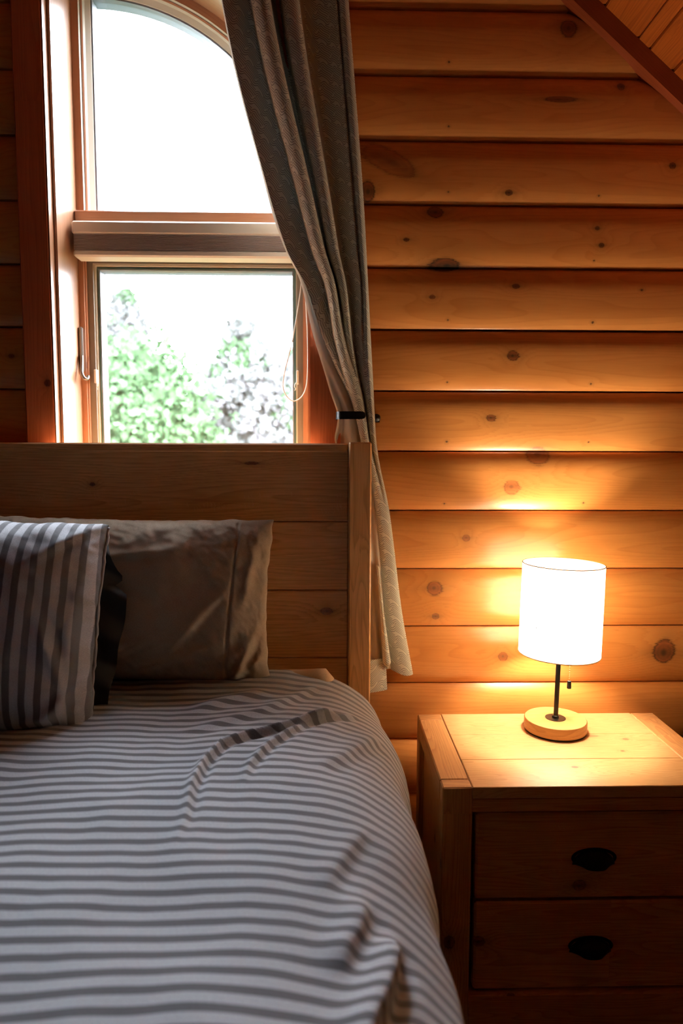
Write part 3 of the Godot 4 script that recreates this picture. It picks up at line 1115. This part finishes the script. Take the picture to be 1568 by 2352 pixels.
func build_duvet() -> void:
	# cross-section: flat top, broad shoulder, hanging side
	var sec := []
	var flat_x := -0.10
	for k in 41:
		var a := PI / 2.0 * k / 40.0
		var n := 2.0 / 2.25
		sec.append(Vector2(flat_x + 0.255 * pow(sin(a), n), -0.20 * (1.0 - pow(cos(a), n))))
	for k in range(1, 16):
		sec.append(Vector2(flat_x + 0.255 - 0.022 * sin(minf(k / 6.0, 1.0) * PI / 2.0), -0.20 - 0.03 * k))
	var ss := []          # column parameters: [base position along flat x or section index]
	var xx := -1.52
	while xx < flat_x - 0.001:
		ss.append([xx, -1.0])
		xx += 0.03 if xx < -0.80 else (0.0065 if xx < -0.33 else 0.0031)
	var run := 0.0
	var lens := [0.0]
	for k in sec.size() - 1:
		run += sec[k].distance_to(sec[k + 1])
		lens.append(run)
	var s := 0.0
	while s < run - 0.001:
		ss.append([flat_x, s])
		s += 0.0034
	var zs := []
	for k in 8:
		zs.append(0.0)
	var z := 0.205
	while z < 2.14:
		zs.append(z)
		z += 0.0031 if z < 0.95 else (0.0045 if z < 1.12 else 0.03)
	var fn := FastNoiseLite.new()
	fn.seed = 17
	fn.frequency = 4.0
	fn.fractal_octaves = 2
	var nu := ss.size() - 1
	var nv := zs.size() - 1
	var pos := PackedVector3Array()
	pos.resize((nu + 1) * (nv + 1))
	var puv := PackedVector2Array()
	puv.resize(pos.size())
	for j in nv + 1:
		var head_drop := 0.0
		var zj: float = zs[j]
		var cz := zj
		if j < 8:                 # the end of the duvet rolls under at the headboard
			var a := PI / 2.0 * (1.0 - j / 8.0)
			zj = 0.205 - 0.022 * sin(a)
			head_drop = 0.045 * (1.0 - cos(a)) + (0.10 if j == 0 else 0.0)
			cz = 0.205 - 0.03 * a
		var top: float = 0.779 + 0.012 * exp(-pow((zj - 0.21) / 0.08, 2.0)) - 0.010 * smoothstep(0.4, 1.1, zj)
		for i in nu + 1:
			var b: float = ss[i][0]
			var sl: float = ss[i][1]
			var p := Vector2(b, 0.0)
			var nr := Vector2(0, 1)
			var cx := b
			if sl >= 0.0:
				var k := 0
				while k < lens.size() - 2 and lens[k + 1] < sl:
					k += 1
				var f : float = (sl - lens[k]) / (lens[k + 1] - lens[k])
				p = sec[k].lerp(sec[k + 1], f)
				var d: Vector2 = (sec[mini(k + 2, sec.size() - 1)] - sec[maxi(k - 1, 0)]).normalized()
				nr = Vector2(-d.y, d.x)
				cx = flat_x + sl
			# narrower shoulder at the head end, fuller beyond
			var sw := 0.90 + 0.10 * smoothstep(0.18, 0.40, zj)
			if sl >= 0.0:
				p.x = flat_x + (p.x - flat_x) * sw
				p.x -= 0.020 * smoothstep(0.55, 1.0, zj) * smoothstep(-0.12, -0.3, p.y) * -1.0 * -1.0
			var hang := clampf((-p.y - 0.05) / 0.3, 0.0, 1.0)
			var h := fold_height(cx, cz) + 0.007 * fn.get_noise_2d(cx * 0.6, cz * 0.7) + 0.0022 * fn.get_noise_2d(cx * 2.2 + 7.0, cz * 1.6)
			# soft vertical folds on the hanging side
			h += hang * (0.010 * sin(zj * 21.0 + p.y * 4.0 + 1.2) + 0.006 * sin(zj * 47.0 + p.y * 9.0))
			var q := Vector3(p.x + nr.x * h, top - head_drop + p.y + nr.y * h, zj)
			pos[j * (nu + 1) + i] = q
			puv[j * (nu + 1) + i] = Vector2(cx + 0.01 * sin(cz * 3.0), cz + 0.0035 * fn.get_noise_2d(cx * 0.9, cz * 0.6 + 3.0) + 0.0009 * sin(cx * 31.0))
	var mb := Mb.new()
	mb.grid(nu, nv, func(i: int, j: int): return pos[j * (nu + 1) + i], func(i: int, j: int): return puv[j * (nu + 1) + i])
	var o := part("duvet", mb.done(), M.stripe, self)
	tag(o, "grey and off-white striped duvet spread rumpled over the bed", "duvet")


# ------------------------------------------------------------------ pillows
# front or back half of a pillow; the seam runs round its outline
func pillow_half(w: float, h: float, t: float, side: float, fn: FastNoiseLite, pinch: float, full: float, crease: Callable, swap := false) -> ArrayMesh:
	var mb := Mb.new()
	var nu := 230
	var nv := 130
	var f := func(i: int, j: int) -> Vector3:
		var u: float = -cos(PI * i / nu)
		var v: float = -cos(PI * j / nv)
		var ex := 1.0 - pinch * (1.0 - pow(absf(v), 2.0)) * 0.0 - pinch * cos(v * PI / 2.0)
		var ey := 1.0 - pinch * cos(u * PI / 2.0)
		var thick := pow(maxf(1.0 - pow(absf(u), full), 0.0), 0.55) * pow(maxf(1.0 - pow(absf(v), full), 0.0), 0.55)
		var x := w / 2.0 * u * ex
		var y := h / 2.0 * v * ey
		var edge := 1.0 - thick
		# creases that run in from the seams
		var r := fn.get_noise_2d(x * 1.1 + side * 9.0, y * 1.1) * 0.010 * thick
		r += fn.get_noise_2d(x * 4.5, y * 4.5 + side * 5.0) * 0.0045 * smoothstep(0.0, 0.35, thick) * (0.35 + edge)
		r += crease.call(x, y, u, v) * smoothstep(0.0, 0.3, thick)
		return Vector3(x + edge * 0.004 * fn.get_noise_1d(y * 3.1), y + edge * 0.004 * fn.get_noise_1d(x * 3.1 + 4.0), side * (t / 2.0 * thick + r + 0.0015))
	var t2 := func(i: int, j: int) -> Vector2:
		var p: Vector3 = f.call(i if side > 0 else nu - i, j)
		return Vector2(p.y, p.x) if swap else Vector2(p.x, p.y)
	if side > 0:
		mb.grid(nu, nv, func(i: int, j: int): return f.call(i, nv - j), func(i: int, j: int): return t2.call(i, nv - j))
	else:
		mb.grid(nu, nv, func(i: int, j: int): return f.call(nu - i, nv - j), func(i: int, j: int): return t2.call(i, nv - j))
	return mb.done()


func build_pillows() -> void:
	var fn := FastNoiseLite.new()
	fn.seed = 23
	fn.frequency = 5.0
	fn.fractal_octaves = 3
	# plain beige pillow leaning on the headboard
	var p := thing("pillow", "plain beige pillow leaning upright against the wooden headboard", "pillow", Vector3(-0.425, 0.945, 0.212))
	p.rotation_degrees = Vector3(-9.0, 0, -1.0)
	var w := 0.63
	var h := 0.335
	var cre := func(x: float, y: float, u: float, v: float) -> float:
		var c := 0.0
		c -= 0.0045 * exp(-pow((x - (0.235 + 0.10 * (y + 0.02) * 0.6)) / 0.0022, 2.0))           # hem seam
		for q in [[0.02, -0.10, 0.42, 0.09, 0.009], [0.16, -0.05, 0.85, 0.07, 0.009], [0.09, -0.125, 0.30, 0.10, 0.007], [0.26, -0.12, 1.2, 0.06, 0.009], [0.27, 0.05, 1.4, 0.05, 0.006], [0.25, -0.145, 0.5, 0.06, 0.009], [0.02, 0.09, 0.12, 0.12, 0.005]]:
			var dx: float = x - q[0]
			var dy: float = y - q[1]
			var l := dx * cos(q[2]) + dy * sin(q[2])
			var d := -dx * sin(q[2]) + dy * cos(q[2])
			c += q[4] * exp(-pow(l / q[3], 2.0)) * (exp(-pow(d / 0.008, 2.0)) - 0.5 * exp(-pow((d + 0.016) / 0.01, 2.0)))
		return c
	part("front_panel", pillow_half(w, h, 0.15, 1.0, fn, 0.035, 2.6, cre), M.beige, p)
	part("back_panel", pillow_half(w, h, 0.11, -1.0, fn, 0.035, 2.6, func(_x, _y, _u, _v): return 0.0), M.beige, p)
	# striped pillow in front of it
	fn = fn.duplicate()
	fn.seed = 29
	var q := thing("pillow", "grey striped pillow with upright stripes standing in front of the beige pillow", "pillow", Vector3(-0.728, 0.945, 0.400))
	q.rotation_degrees = Vector3(-15.0, 6.0, -3.0)
	w = 0.64
	h = 0.375
	var cre2 := func(x: float, y: float, u: float, v: float) -> float:
		var c := 0.0
		for r in [[0.26, -0.05, 1.9, 0.05, 0.008], [0.28, -0.13, 0.9, 0.05, 0.010], [0.27, 0.15, 0.7, 0.05, 0.010], [0.24, -0.16, 0.3, 0.06, 0.008], [0.29, 0.02, 1.5, 0.09, 0.006]]:
			var dx: float = x - r[0]
			var dy: float = y - r[1]
			var l := dx * cos(r[2]) + dy * sin(r[2])
			var d := -dx * sin(r[2]) + dy * cos(r[2])
			c += r[4] * exp(-pow(l / r[3], 2.0)) * (exp(-pow(d / 0.009, 2.0)) - 0.5 * exp(-pow((d + 0.015) / 0.009, 2.0)))
		return c
	part("front_panel", pillow_half(w, h, 0.245, 1.0, fn, 0.025, 4.2, cre2, true), M.stripe_pillow, q)
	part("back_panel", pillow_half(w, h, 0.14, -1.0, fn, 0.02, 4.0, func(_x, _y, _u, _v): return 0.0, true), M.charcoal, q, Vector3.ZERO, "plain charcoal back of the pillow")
	# loose charcoal flap at the open end
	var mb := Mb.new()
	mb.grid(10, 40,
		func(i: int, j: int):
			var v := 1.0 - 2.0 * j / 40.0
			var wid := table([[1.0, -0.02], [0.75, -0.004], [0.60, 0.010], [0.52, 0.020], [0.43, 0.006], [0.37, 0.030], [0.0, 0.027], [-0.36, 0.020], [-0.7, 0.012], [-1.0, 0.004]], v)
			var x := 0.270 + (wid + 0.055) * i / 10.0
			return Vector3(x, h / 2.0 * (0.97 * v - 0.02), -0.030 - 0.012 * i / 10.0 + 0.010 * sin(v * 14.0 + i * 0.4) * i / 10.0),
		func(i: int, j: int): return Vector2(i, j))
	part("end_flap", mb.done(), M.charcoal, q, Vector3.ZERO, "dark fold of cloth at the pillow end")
	# piping along the end seam
	var path := []
	for k in 40:
		var v := 0.97 - 1.94 * k / 39.0
		path.append(Vector3(w / 2.0 * (1.0 - 0.02 * cos(v * PI / 2.0)) + 0.004 * fn.get_noise_1d(v * 1.7), h / 2.0 * v, 0.005 * fn.get_noise_1d(v * 1.3 + 3.0)))
	part("end_seam", tube(path, 0.0032, 8), M.piping, q)


# ------------------------------------------------------------------ nightstand
func build_nightstand() -> void:
	var t := thing("nightstand", "pine nightstand with two dark cup handles standing right of the bed", "nightstand")
	var x0 := 0.2145
	var x1 := 0.7703
	var z0 := 0.0595
	var z1 := 0.4085
	var top := 0.6358
	for x in [x0, x1 - 0.055]:
		for z in [z0, z1 - 0.032]:
			part("leg", box(Vector3(x, 0.0, z), Vector3(x + 0.055, top, z + 0.032), 0.0025, 1, Vector2(0.2 + x, z * 3.0)), M.pine, t)
		part("end_board", box(Vector3(x, top - 0.045, z0 + 0.0325), Vector3(x + 0.0545, top, z1 - 0.0325), 0.0025, 2, Vector2(0.1 + x, x)), M.pine, t)
		part("side_panel", box(Vector3(x + 0.012, 0.13, z0 + 0.032), Vector3(x + 0.030, top - 0.0455, z1 - 0.032), 0.002, 1), M.pine, t)
	var zs := [z0, 0.1765, 0.2955, z1]
	for k in 3:
		part("top_plank", box(Vector3(x0 + 0.0555, top - 0.022, zs[k] + 0.0004), Vector3(x1 - 0.0555, top, zs[k + 1] - 0.0004), 0.0012, 0), M.top, t)
	part("front_rail", box(Vector3(x0 + 0.0555, 0.587, z1 - 0.026), Vector3(x1 - 0.0555, top - 0.0225, z1 - 0.001), 0.002, 0, Vector2(0.4, 0.2)), M.pine, t)
	part("bottom_rail", box(Vector3(x0 + 0.0555, 0.158, z1 - 0.026), Vector3(x1 - 0.0555, 0.2263, z1 - 0.001), 0.002, 0, Vector2(0.1, 0.25)), M.pine, t)
	part("back_panel", box(Vector3(x0 + 0.0555, 0.13, z0 + 0.004), Vector3(x1 - 0.0555, top - 0.023, z0 + 0.014), 0.001, 0), M.pine, t)
	part("bottom_panel", box(Vector3(x0 + 0.03, 0.13, z0 + 0.034), Vector3(x1 - 0.03, 0.145, z1 - 0.03), 0.001, 0), M.pine, t)
	for d in [[0.4125, 0.5802, 0.4895], [0.2311, 0.4066, 0.315]]:
		var dr := part("drawer", box(Vector3(x0 + 0.065, d[0], z1 - 0.030), Vector3(x1 - 0.065, d[1], z1 - 0.008), 0.004, 0, Vector2(d[0] * 2.0, d[0])), M.pine, t)
		var mb := Mb.new()
		var cx := 0.5007
		# cup pull: a quarter dome, open below
		mb.grid(24, 10,
			func(i: int, j: int):
				var a := PI * i / 24.0
				var b := PI / 2.0 * j / 10.0
				return Vector3(cx - cos(a) * 0.040 * (0.55 + 0.45 * cos(b)), d[2] - 0.010 + sin(a) * 0.030 * cos(b) * 0.98, z1 - 0.008 + 0.021 * sin(b) * pow(sin(a), 0.5)),
			func(i: int, j: int): return Vector2(i, j))
		mb.grid(24, 1,
			func(i: int, j: int):
				var a := TAU * i / 24.0
				return Vector3(cx + cos(a) * (0.043 if j == 0 else 0.036), d[2] + 0.004 + sin(a) * (0.020 if j == 0 else 0.014), z1 - 0.0068),
			func(i: int, j: int): return Vector2(i, j))
		part("handle", mb.done(), M.pull, dr, Vector3.ZERO, "dark metal cup handle")


# ------------------------------------------------------------------ curtain
var EDGE_R := [[2.65, 0.010], [2.182, 0.047], [2.01, 0.062], [1.79, 0.081], [1.636, 0.091], [1.414, 0.105], [1.253, 0.118], [1.109, 0.148], [0.872, 0.180], [0.718, 0.209]]
var EDGE_L := [[2.65, -0.29], [2.178, -0.214], [2.032, -0.185], [1.849, -0.136], [1.681, -0.084], [1.609, -0.045], [1.498, -0.007], [1.424, 0.026], [1.377, 0.050], [1.334, 0.065], [1.268, 0.081], [1.186, 0.104], [0.99, 0.122], [0.84, 0.136], [0.713, 0.150]]
var LINING_L := [[2.62, -0.2895], [2.178, -0.2172], [2.032, -0.1882], [1.849, -0.1392], [1.75, -0.1125], [1.683, -0.0875], [1.619, -0.056], [1.508, -0.029], [1.424, -0.003], [1.377, 0.011], [1.334, 0.026], [1.315, 0.027], [1.268, 0.020], [1.18, 0.030], [1.0, 0.050], [0.85, 0.070], [0.68, 0.078]]
const FOLD_KEYS := [2.2, 1.63, 1.33, 1.08]
var FOLD_U := [
	[0.0, 0.11, 0.215, 0.232, 0.30, 0.375, 0.385, 0.43, 0.46, 0.472, 0.53, 0.60, 0.615, 0.70, 0.82, 0.90, 0.912, 0.95, 1.0, 0.99],
	[0.0, 0.12, 0.29, 0.315, 0.38, 0.46, 0.49, 0.505, 0.515, 0.525, 0.58, 0.64, 0.66, 0.71, 0.78, 0.87, 0.895, 0.94, 1.0, 0.99],
	[0.0, 0.05, 0.10, 0.16, 0.22, 0.30, 0.37, 0.42, 0.47, 0.50, 0.53, 0.55, 0.57, 0.59, 0.62, 0.70, 0.78, 0.88, 1.0, 0.99],
	[0.0, 0.03, 0.08, 0.13, 0.18, 0.24, 0.30, 0.36, 0.42, 0.48, 0.54, 0.60, 0.66, 0.72, 0.78, 0.84, 0.90, 0.95, 1.0, 0.98]]
var FOLD_D := [
	[0.1, 0.0, -0.3, 0.6, 0.95, 0.85, 0.0, -0.9, -0.6, 0.5, 0.85, 0.75, -0.1, -0.8, -0.55, 0.15, -0.1, 0.45, 0.2, -1.0],
	[0.1, 0.0, -0.45, 0.5, 0.95, 0.85, 0.1, -0.35, -0.2, 0.4, 0.8, 0.7, 0.0, -0.7, -0.35, 0.3, 0.0, 0.5, 0.2, -1.0],
	[-0.2, 0.2, 0.4, 0.6, 0.7, 0.8, 0.75, 0.7, 0.55, 0.4, 0.2, -0.1, -0.5, -0.6, -0.2, 0.4, 0.65, 0.7, 0.1, -1.0],
	[-1.0, -0.4, 0.0, 0.3, 0.45, 0.55, 0.62, 0.67, 0.7, 0.7, 0.7, 0.7, 0.68, 0.65, 0.6, 0.5, 0.35, 0.15, -0.2, -1.0]]
const CURTAIN_AMP := [[2.65, 0.055], [2.2, 0.055], [1.63, 0.036], [1.33, 0.020], [1.255, 0.016], [1.1, 0.013], [0.70, 0.014]]
const CURTAIN_Z := [[2.65, 0.085], [2.2, 0.085], [1.63, 0.070], [1.33, 0.055], [1.255, 0.037], [1.1, 0.028], [0.70, 0.026]]


func curtain_row(y: float, per: int) -> Array:
	var seg := 0
	while seg < 2 and y < FOLD_KEYS[seg + 1]:
		seg += 1
	var f := clampf((FOLD_KEYS[seg] - y) / (FOLD_KEYS[seg] - FOLD_KEYS[seg + 1]), 0.0, 1.0)
	f = smoothstep(0.0, 1.0, f)
	var l := table(EDGE_L, y)
	var r := table(EDGE_R, y)
	var a := table(CURTAIN_AMP, y)
	var z := table(CURTAIN_Z, y)
	var pts := []
	for k in 20:
		var u: float = lerpf(FOLD_U[seg][k], FOLD_U[seg + 1][k], f)
		var d: float = lerpf(FOLD_D[seg][k], FOLD_D[seg + 1][k], f)
		pts.append(Vector3(l + (r - l) * u, y, z + a * d))
	return spline(pts, per)


func build_curtain() -> void:
	var c := thing("curtain", "grey-green patterned curtain with pale lining tied back at the window", "curtain")
	var top := 2.588
	var rows := []
	var per := 7
	var ny := 150
	for j in ny + 1:
		var y: float = top - (top - 0.722) * j / ny
		rows.append(curtain_row(y, per))
	var nu: int = rows[0].size() - 1
	# lower hem slopes a little
	for i in nu + 1:
		for j in range(ny - 14, ny + 1):
			var f := (j - (ny - 14)) / 14.0
			var p: Vector3 = rows[j][i]
			p.y += f * f * (0.010 - 0.014 * float(i) / nu + 0.003 * sin(i * 0.045 + 1.0))
			rows[j][i] = p
	var mb := Mb.new()
	var wid := []
	for j in ny + 1:
		var acc := [0.0]
		for i in nu:
			var a: Vector3 = rows[j][i]
			var b: Vector3 = rows[j][i + 1]
			acc.append(acc[-1] + Vector2(a.x - b.x, a.z - b.z).length())
		wid.append(acc)
	mb.grid(nu, ny, func(i: int, j: int): return rows[j][i], func(i: int, j: int): return Vector2(wid[j][i] - wid[j][nu] * 0.9, top - rows[j][i].y))
	part("patterned_face", mb.done(), M.curtain, c)
	# lining rolled forward along the leading edge
	mb = Mb.new()
	var nl := 20
	mb.grid(nl, 160,
		func(i: int, j: int):
			var y := 2.60 - (2.60 - 0.735) * j / 160.0
			var l := table(LINING_L, y)
			var r := table(EDGE_L, y) + 0.012
			var u := float(i) / nl
			var z := table(CURTAIN_Z, y) - 0.012 + 0.020 * smoothstep(1.22, 1.0, y)
			var pleat := smoothstep(1.45, 1.33, y) * 0.006 * sin(u * 15.0 + 0.5) * (1.0 - u)
			pleat += smoothstep(1.30, 1.27, y) * 0.005 * sin(u * 22.0 + 1.0) * (1.0 - u * 0.6)
			return Vector3(lerpf(l, maxf(r, l + 0.004), u), y, z + 0.016 * sin(u * PI * 0.8 + 0.25) * (1.0 - 0.6 * smoothstep(1.2, 0.8, y)) + pleat - 0.012 * u),
		func(i: int, j: int): return Vector2(i * 0.01, j * 0.01))
	part("lining", mb.done(), M.lining, c, Vector3.ZERO, "pale cream lining of the curtain")
	# patterned hem turned up on the lining side
	mb = Mb.new()
	mb.grid(12, 8,
		func(i: int, j: int):
			var u := float(i) / 12.0
			var y := 0.760 - 0.078 * j / 8.0 + 0.004 * u
			return Vector3(lerpf(0.070, 0.142 + 0.004 * j / 8.0, u), y, 0.042 + 0.012 * sin(u * PI * 0.8 + 0.25) - 0.012 * u),
		func(i: int, j: int): return Vector2(i * 0.0062, -j * 0.0095))
	part("hem", mb.done(), M.curtain, c)
	# doubled edge that hangs between lining and face
	mb = Mb.new()
	mb.grid(10, 60,
		func(i: int, j: int):
			var y := 0.985 - (0.985 - 0.738) * j / 60.0
			var f := j / 60.0
			var cx: float = lerpf(0.121, 0.1455, f)
			var wdt: float = lerpf(0.003, 0.0105, f * f)
			var a := TAU * i / 10.0
			var closing := 1.0 - smoothstep(0.93, 1.0, f) * 0.85
			return Vector3(cx + cos(a) * wdt * closing, y, 0.040 + sin(a) * 0.011 * closing),
		func(i: int, j: int): return Vector2(i * 0.004, -j * 0.0041))
	part("folded_edge", mb.done(), M.curtain, c)
	# black strap of the tieback
	var s := thing("curtain_tieback", "black strap holding the curtain gathered beside the window", "tieback")
	mb = Mb.new()
	var loop := spline([Vector3(0.125, 1.322, 0.010), Vector3(0.080, 1.324, 0.012), Vector3(0.035, 1.325, 0.022), Vector3(0.0235, 1.3255, 0.055), Vector3(0.0275, 1.3255, 0.086), Vector3(0.045, 1.3255, 0.094), Vector3(0.070, 1.3255, 0.0965), Vector3(0.088, 1.3255, 0.094)], 8)
	var n := loop.size() - 1
	for side in [0.0, 0.002]:
		mb.grid(n, 6,
			func(i: int, j: int):
				var hh := 0.0085
				if i > n - 6:
					hh *= sqrt(maxf(1.0 - pow((i - (n - 6)) / 6.0, 2.0), 0.02))
				return loop[i] + Vector3(0, hh * (1.0 - j / 3.0), side),
			func(i: int, j: int): return Vector2(i, j))
	part("strap", mb.done(), M.black, s)
	var k := lathe([Vector2(0.0, 0.0), Vector2(0.004, 0.0), Vector2(0.004, 0.0), Vector2(0.004, 0.012), Vector2(0.0085, 0.016), Vector2(0.0095, 0.021), Vector2(0.007, 0.026), Vector2(0.0, 0.028)], 20)
	var kn := part("wall_knob", k, M.black, s, Vector3(0.1165, 1.323, 0.004))
	kn.rotation_degrees = Vector3(90, 0, 0)
	# rod above the picture that carries the curtain
	var rod := thing("curtain_rod", "dark curtain rod mounted on the log wall above the arched window", "curtain rod")
	part("rod", tube([Vector3(-1.25, 2.602, 0.085), Vector3(0.065, 2.602, 0.085)], 0.011, 16), M.black_metal, rod)
	for x in [-1.15, 0.052]:
		part("bracket", tube([Vector3(x, 2.602, 0.0), Vector3(x, 2.602, 0.085)], 0.007, 10), M.black_metal, rod)
	for x in [-1.262, 0.075]:
		var fm := SphereMesh.new()
		fm.radius = 0.02
		fm.height = 0.04
		part("finial", fm, M.black_metal, rod, Vector3(x, 2.602, 0.085))


func build_blind() -> void:
	var b := thing("window_blind", "taupe pleated blind raised to a stack below the arched pane", "blind")
	var x0 := -0.591
	var x1 := -0.047
	part("headrail", box(Vector3(x0, 1.7495, -0.103), Vector3(x1, 1.7800, -0.054), 0.004), M.vinyl, b)
	# stack of folded pleats
	var mb := Mb.new()
	var n := 12
	var prof := []
	for k in n * 2 + 1:
		prof.append(Vector2(-0.0580 + (0.0022 if k % 2 == 1 else 0.0), 1.7495 - 0.0355 * k / (n * 2.0)))
	for k in n * 2:
		for zb in [0.0, 1.0]:
			var za: float = prof[k].x if zb == 0.0 else -0.158 - prof[k].x
			var zc: float = prof[k + 1].x if zb == 0.0 else -0.158 - prof[k + 1].x
			mb.face([Vector3(x0 + 0.004, prof[k].y, za), Vector3(x1 - 0.004, prof[k].y, za), Vector3(x1 - 0.004, prof[k + 1].y, zc), Vector3(x0 + 0.004, prof[k + 1].y, zc)], Vector3(0, 0, 1 if zb == 0.0 else -1))
	for x in [x0 + 0.004, x1 - 0.004]:
		mb.face([Vector3(x, 1.7495, -0.1), Vector3(x, 1.7495, -0.058), Vector3(x, 1.714, -0.058), Vector3(x, 1.714, -0.1)], Vector3(signf(x + 0.3), 0, 0))
	part("pleated_stack", mb.done(), M.pleat, b)
	part("bottom_rail", box(Vector3(x0 + 0.002, 1.6985, -0.103), Vector3(x1 - 0.002, 1.7138, -0.055), 0.004), M.vinyl, b)
	part("pull_cord", tube(spline([Vector3(-0.055, 1.700, -0.052), Vector3(-0.057, 1.651, -0.05), Vector3(-0.061, 1.610, -0.05), Vector3(-0.078, 1.510, -0.05), Vector3(-0.0995, 1.423, -0.05), Vector3(-0.098, 1.387, -0.05), Vector3(-0.078, 1.366, -0.05), Vector3(-0.055, 1.379, -0.05), Vector3(-0.0435, 1.418, -0.05), Vector3(-0.0425, 1.510, -0.05), Vector3(-0.0465, 1.601, -0.05), Vector3(-0.050, 1.700, -0.052)], 6), 0.0012, 6), M.cord, b, Vector3.ZERO, "thin looped pull cord")


# ------------------------------------------------------------------ lamp
func build_lamp() -> void:
	var t := thing("table_lamp", "lit table lamp with white drum shade on the nightstand", "lamp", Vector3(0.5070, 0.6358, 0.1531))
	t.scale = Vector3.ONE * 0.975
	part("base_pad", lathe([Vector2(0, 0.0002), Vector2(0.066, 0.0002), Vector2(0.066, 0.0002), Vector2(0.066, 0.0035), Vector2(0.066, 0.0035), Vector2(0, 0.0035)], 64), M.black, t)
	part("base", lathe([Vector2(0, 0.0035), Vector2(0.0675, 0.0035), Vector2(0.0675, 0.0035), Vector2(0.0685, 0.0045), Vector2(0.0685, 0.0255), Vector2(0.0665, 0.0275), Vector2(0.0665, 0.0275), Vector2(0, 0.0275)], 64), M.beech, t, Vector3.ZERO, "round pale wood base")
	part("base_plate", lathe([Vector2(0.0225, 0.0276), Vector2(0.0225, 0.0285), Vector2(0.0225, 0.0285), Vector2(0.0075, 0.029), Vector2(0.0075, 0.029), Vector2(0.0075, 0.033), Vector2(0.005, 0.034)], 40), M.black_metal, t)
	var upper := Basis(Vector3(0, 0, 1), deg_to_rad(-1.1))
	var pole := part("pole", lathe([Vector2(0.0052, 0.029), Vector2(0.0052, 0.235), Vector2(0.0052, 0.235), Vector2(0.0, 0.235)], 20), M.black_metal, t)
	pole.basis = upper
	var socket := part("socket", lathe([Vector2(0.0, 0.190), Vector2(0.016, 0.190), Vector2(0.016, 0.190), Vector2(0.018, 0.195), Vector2(0.018, 0.232), Vector2(0.018, 0.232), Vector2(0.012, 0.234)], 24), M.black_metal, t)
	socket.basis = upper
	# shade: a thin cloth drum with rolled rims
	var sy0 := 0.178
	var sy1 := 0.380
	var r0 := 0.0885
	var r1 := 0.0880
	var shade := part("shade", lathe([Vector2(r0, sy0), Vector2(r0, sy0 + 0.004), Vector2(r1, sy1)], 72), M.shade, t, Vector3.ZERO, "glowing white cloth drum shade")
	shade.basis = upper
	for q in [[r0, sy0, 0.0011], [r1, sy1, 0.0011]]:
		var path := []
		for k in 73:
			path.append(Vector3(q[0] * cos(TAU * k / 72.0), q[1], q[0] * sin(TAU * k / 72.0)))
		var mb := Mb.new()
		add_tube(mb, path, q[2], 6, false)
		var rim := part("shade_rim", mb.done(), M.trim, t)
		rim.basis = upper
	# spider that carries the shade
	var sp := Mb.new()
	for a in 3:
		var ang := TAU * a / 3.0 + 0.4
		add_tube(sp, [Vector3(cos(ang) * 0.017, 0.228, sin(ang) * 0.017), Vector3(cos(ang) * r0, sy0 + 0.07, sin(ang) * r0)], 0.0012, 6)
	var spider := part("shade_holder", sp.done(), M.black_metal, t)
	spider.basis = upper
	var bulb := SphereMesh.new()
	bulb.radius = 0.028
	bulb.height = 0.062
	var bpos := upper * Vector3(0, 0.268, 0)
	part("bulb", bulb, M.bulb, t, bpos)
	var lt := OmniLight3D.new()
	lt.name = "bulb_light"
	lt.position = bpos
	lt.light_color = Color(1.0, 0.91, 0.79)
	lt.light_energy = 0.38
	lt.light_size = 0.026
	lt.omni_range = 12.0
	lt.omni_attenuation = 2.0
	lt.shadow_enabled = true
	t.add_child(lt)
	# pull chain with a black tip
	var ch := Mb.new()
	var ball := SphereMesh.new()
	ball.radius = 0.0016
	ball.height = 0.0032
	ball.radial_segments = 10
	ball.rings = 6
	var st := SurfaceTool.new()
	for k in 24:
		st.append_from(ball, 0, Transform3D(Basis(), Vector3(0.0265, 0.214 - 0.0041 * k, 0.006)))
	part("pull_chain", st.commit(), M.brass, t)
	part("chain_tip", lathe([Vector2(0, 0.0), Vector2(0.0043, 0.0), Vector2(0.0043, 0.0), Vector2(0.0048, 0.002), Vector2(0.0043, 0.017), Vector2(0.0043, 0.017), Vector2(0, 0.019)], 16), M.black, t, Vector3(0.0265, 0.098, 0.006))
	# cord that leaves the back of the base
	part("power_cord", tube(spline([Vector3(0.010, 0.006, -0.066), Vector3(0.014, 0.005, -0.078), Vector3(0.022, 0.004, -0.086), Vector3(0.03, 0.004, -0.092)], 6), 0.0024, 8), M.black, t)
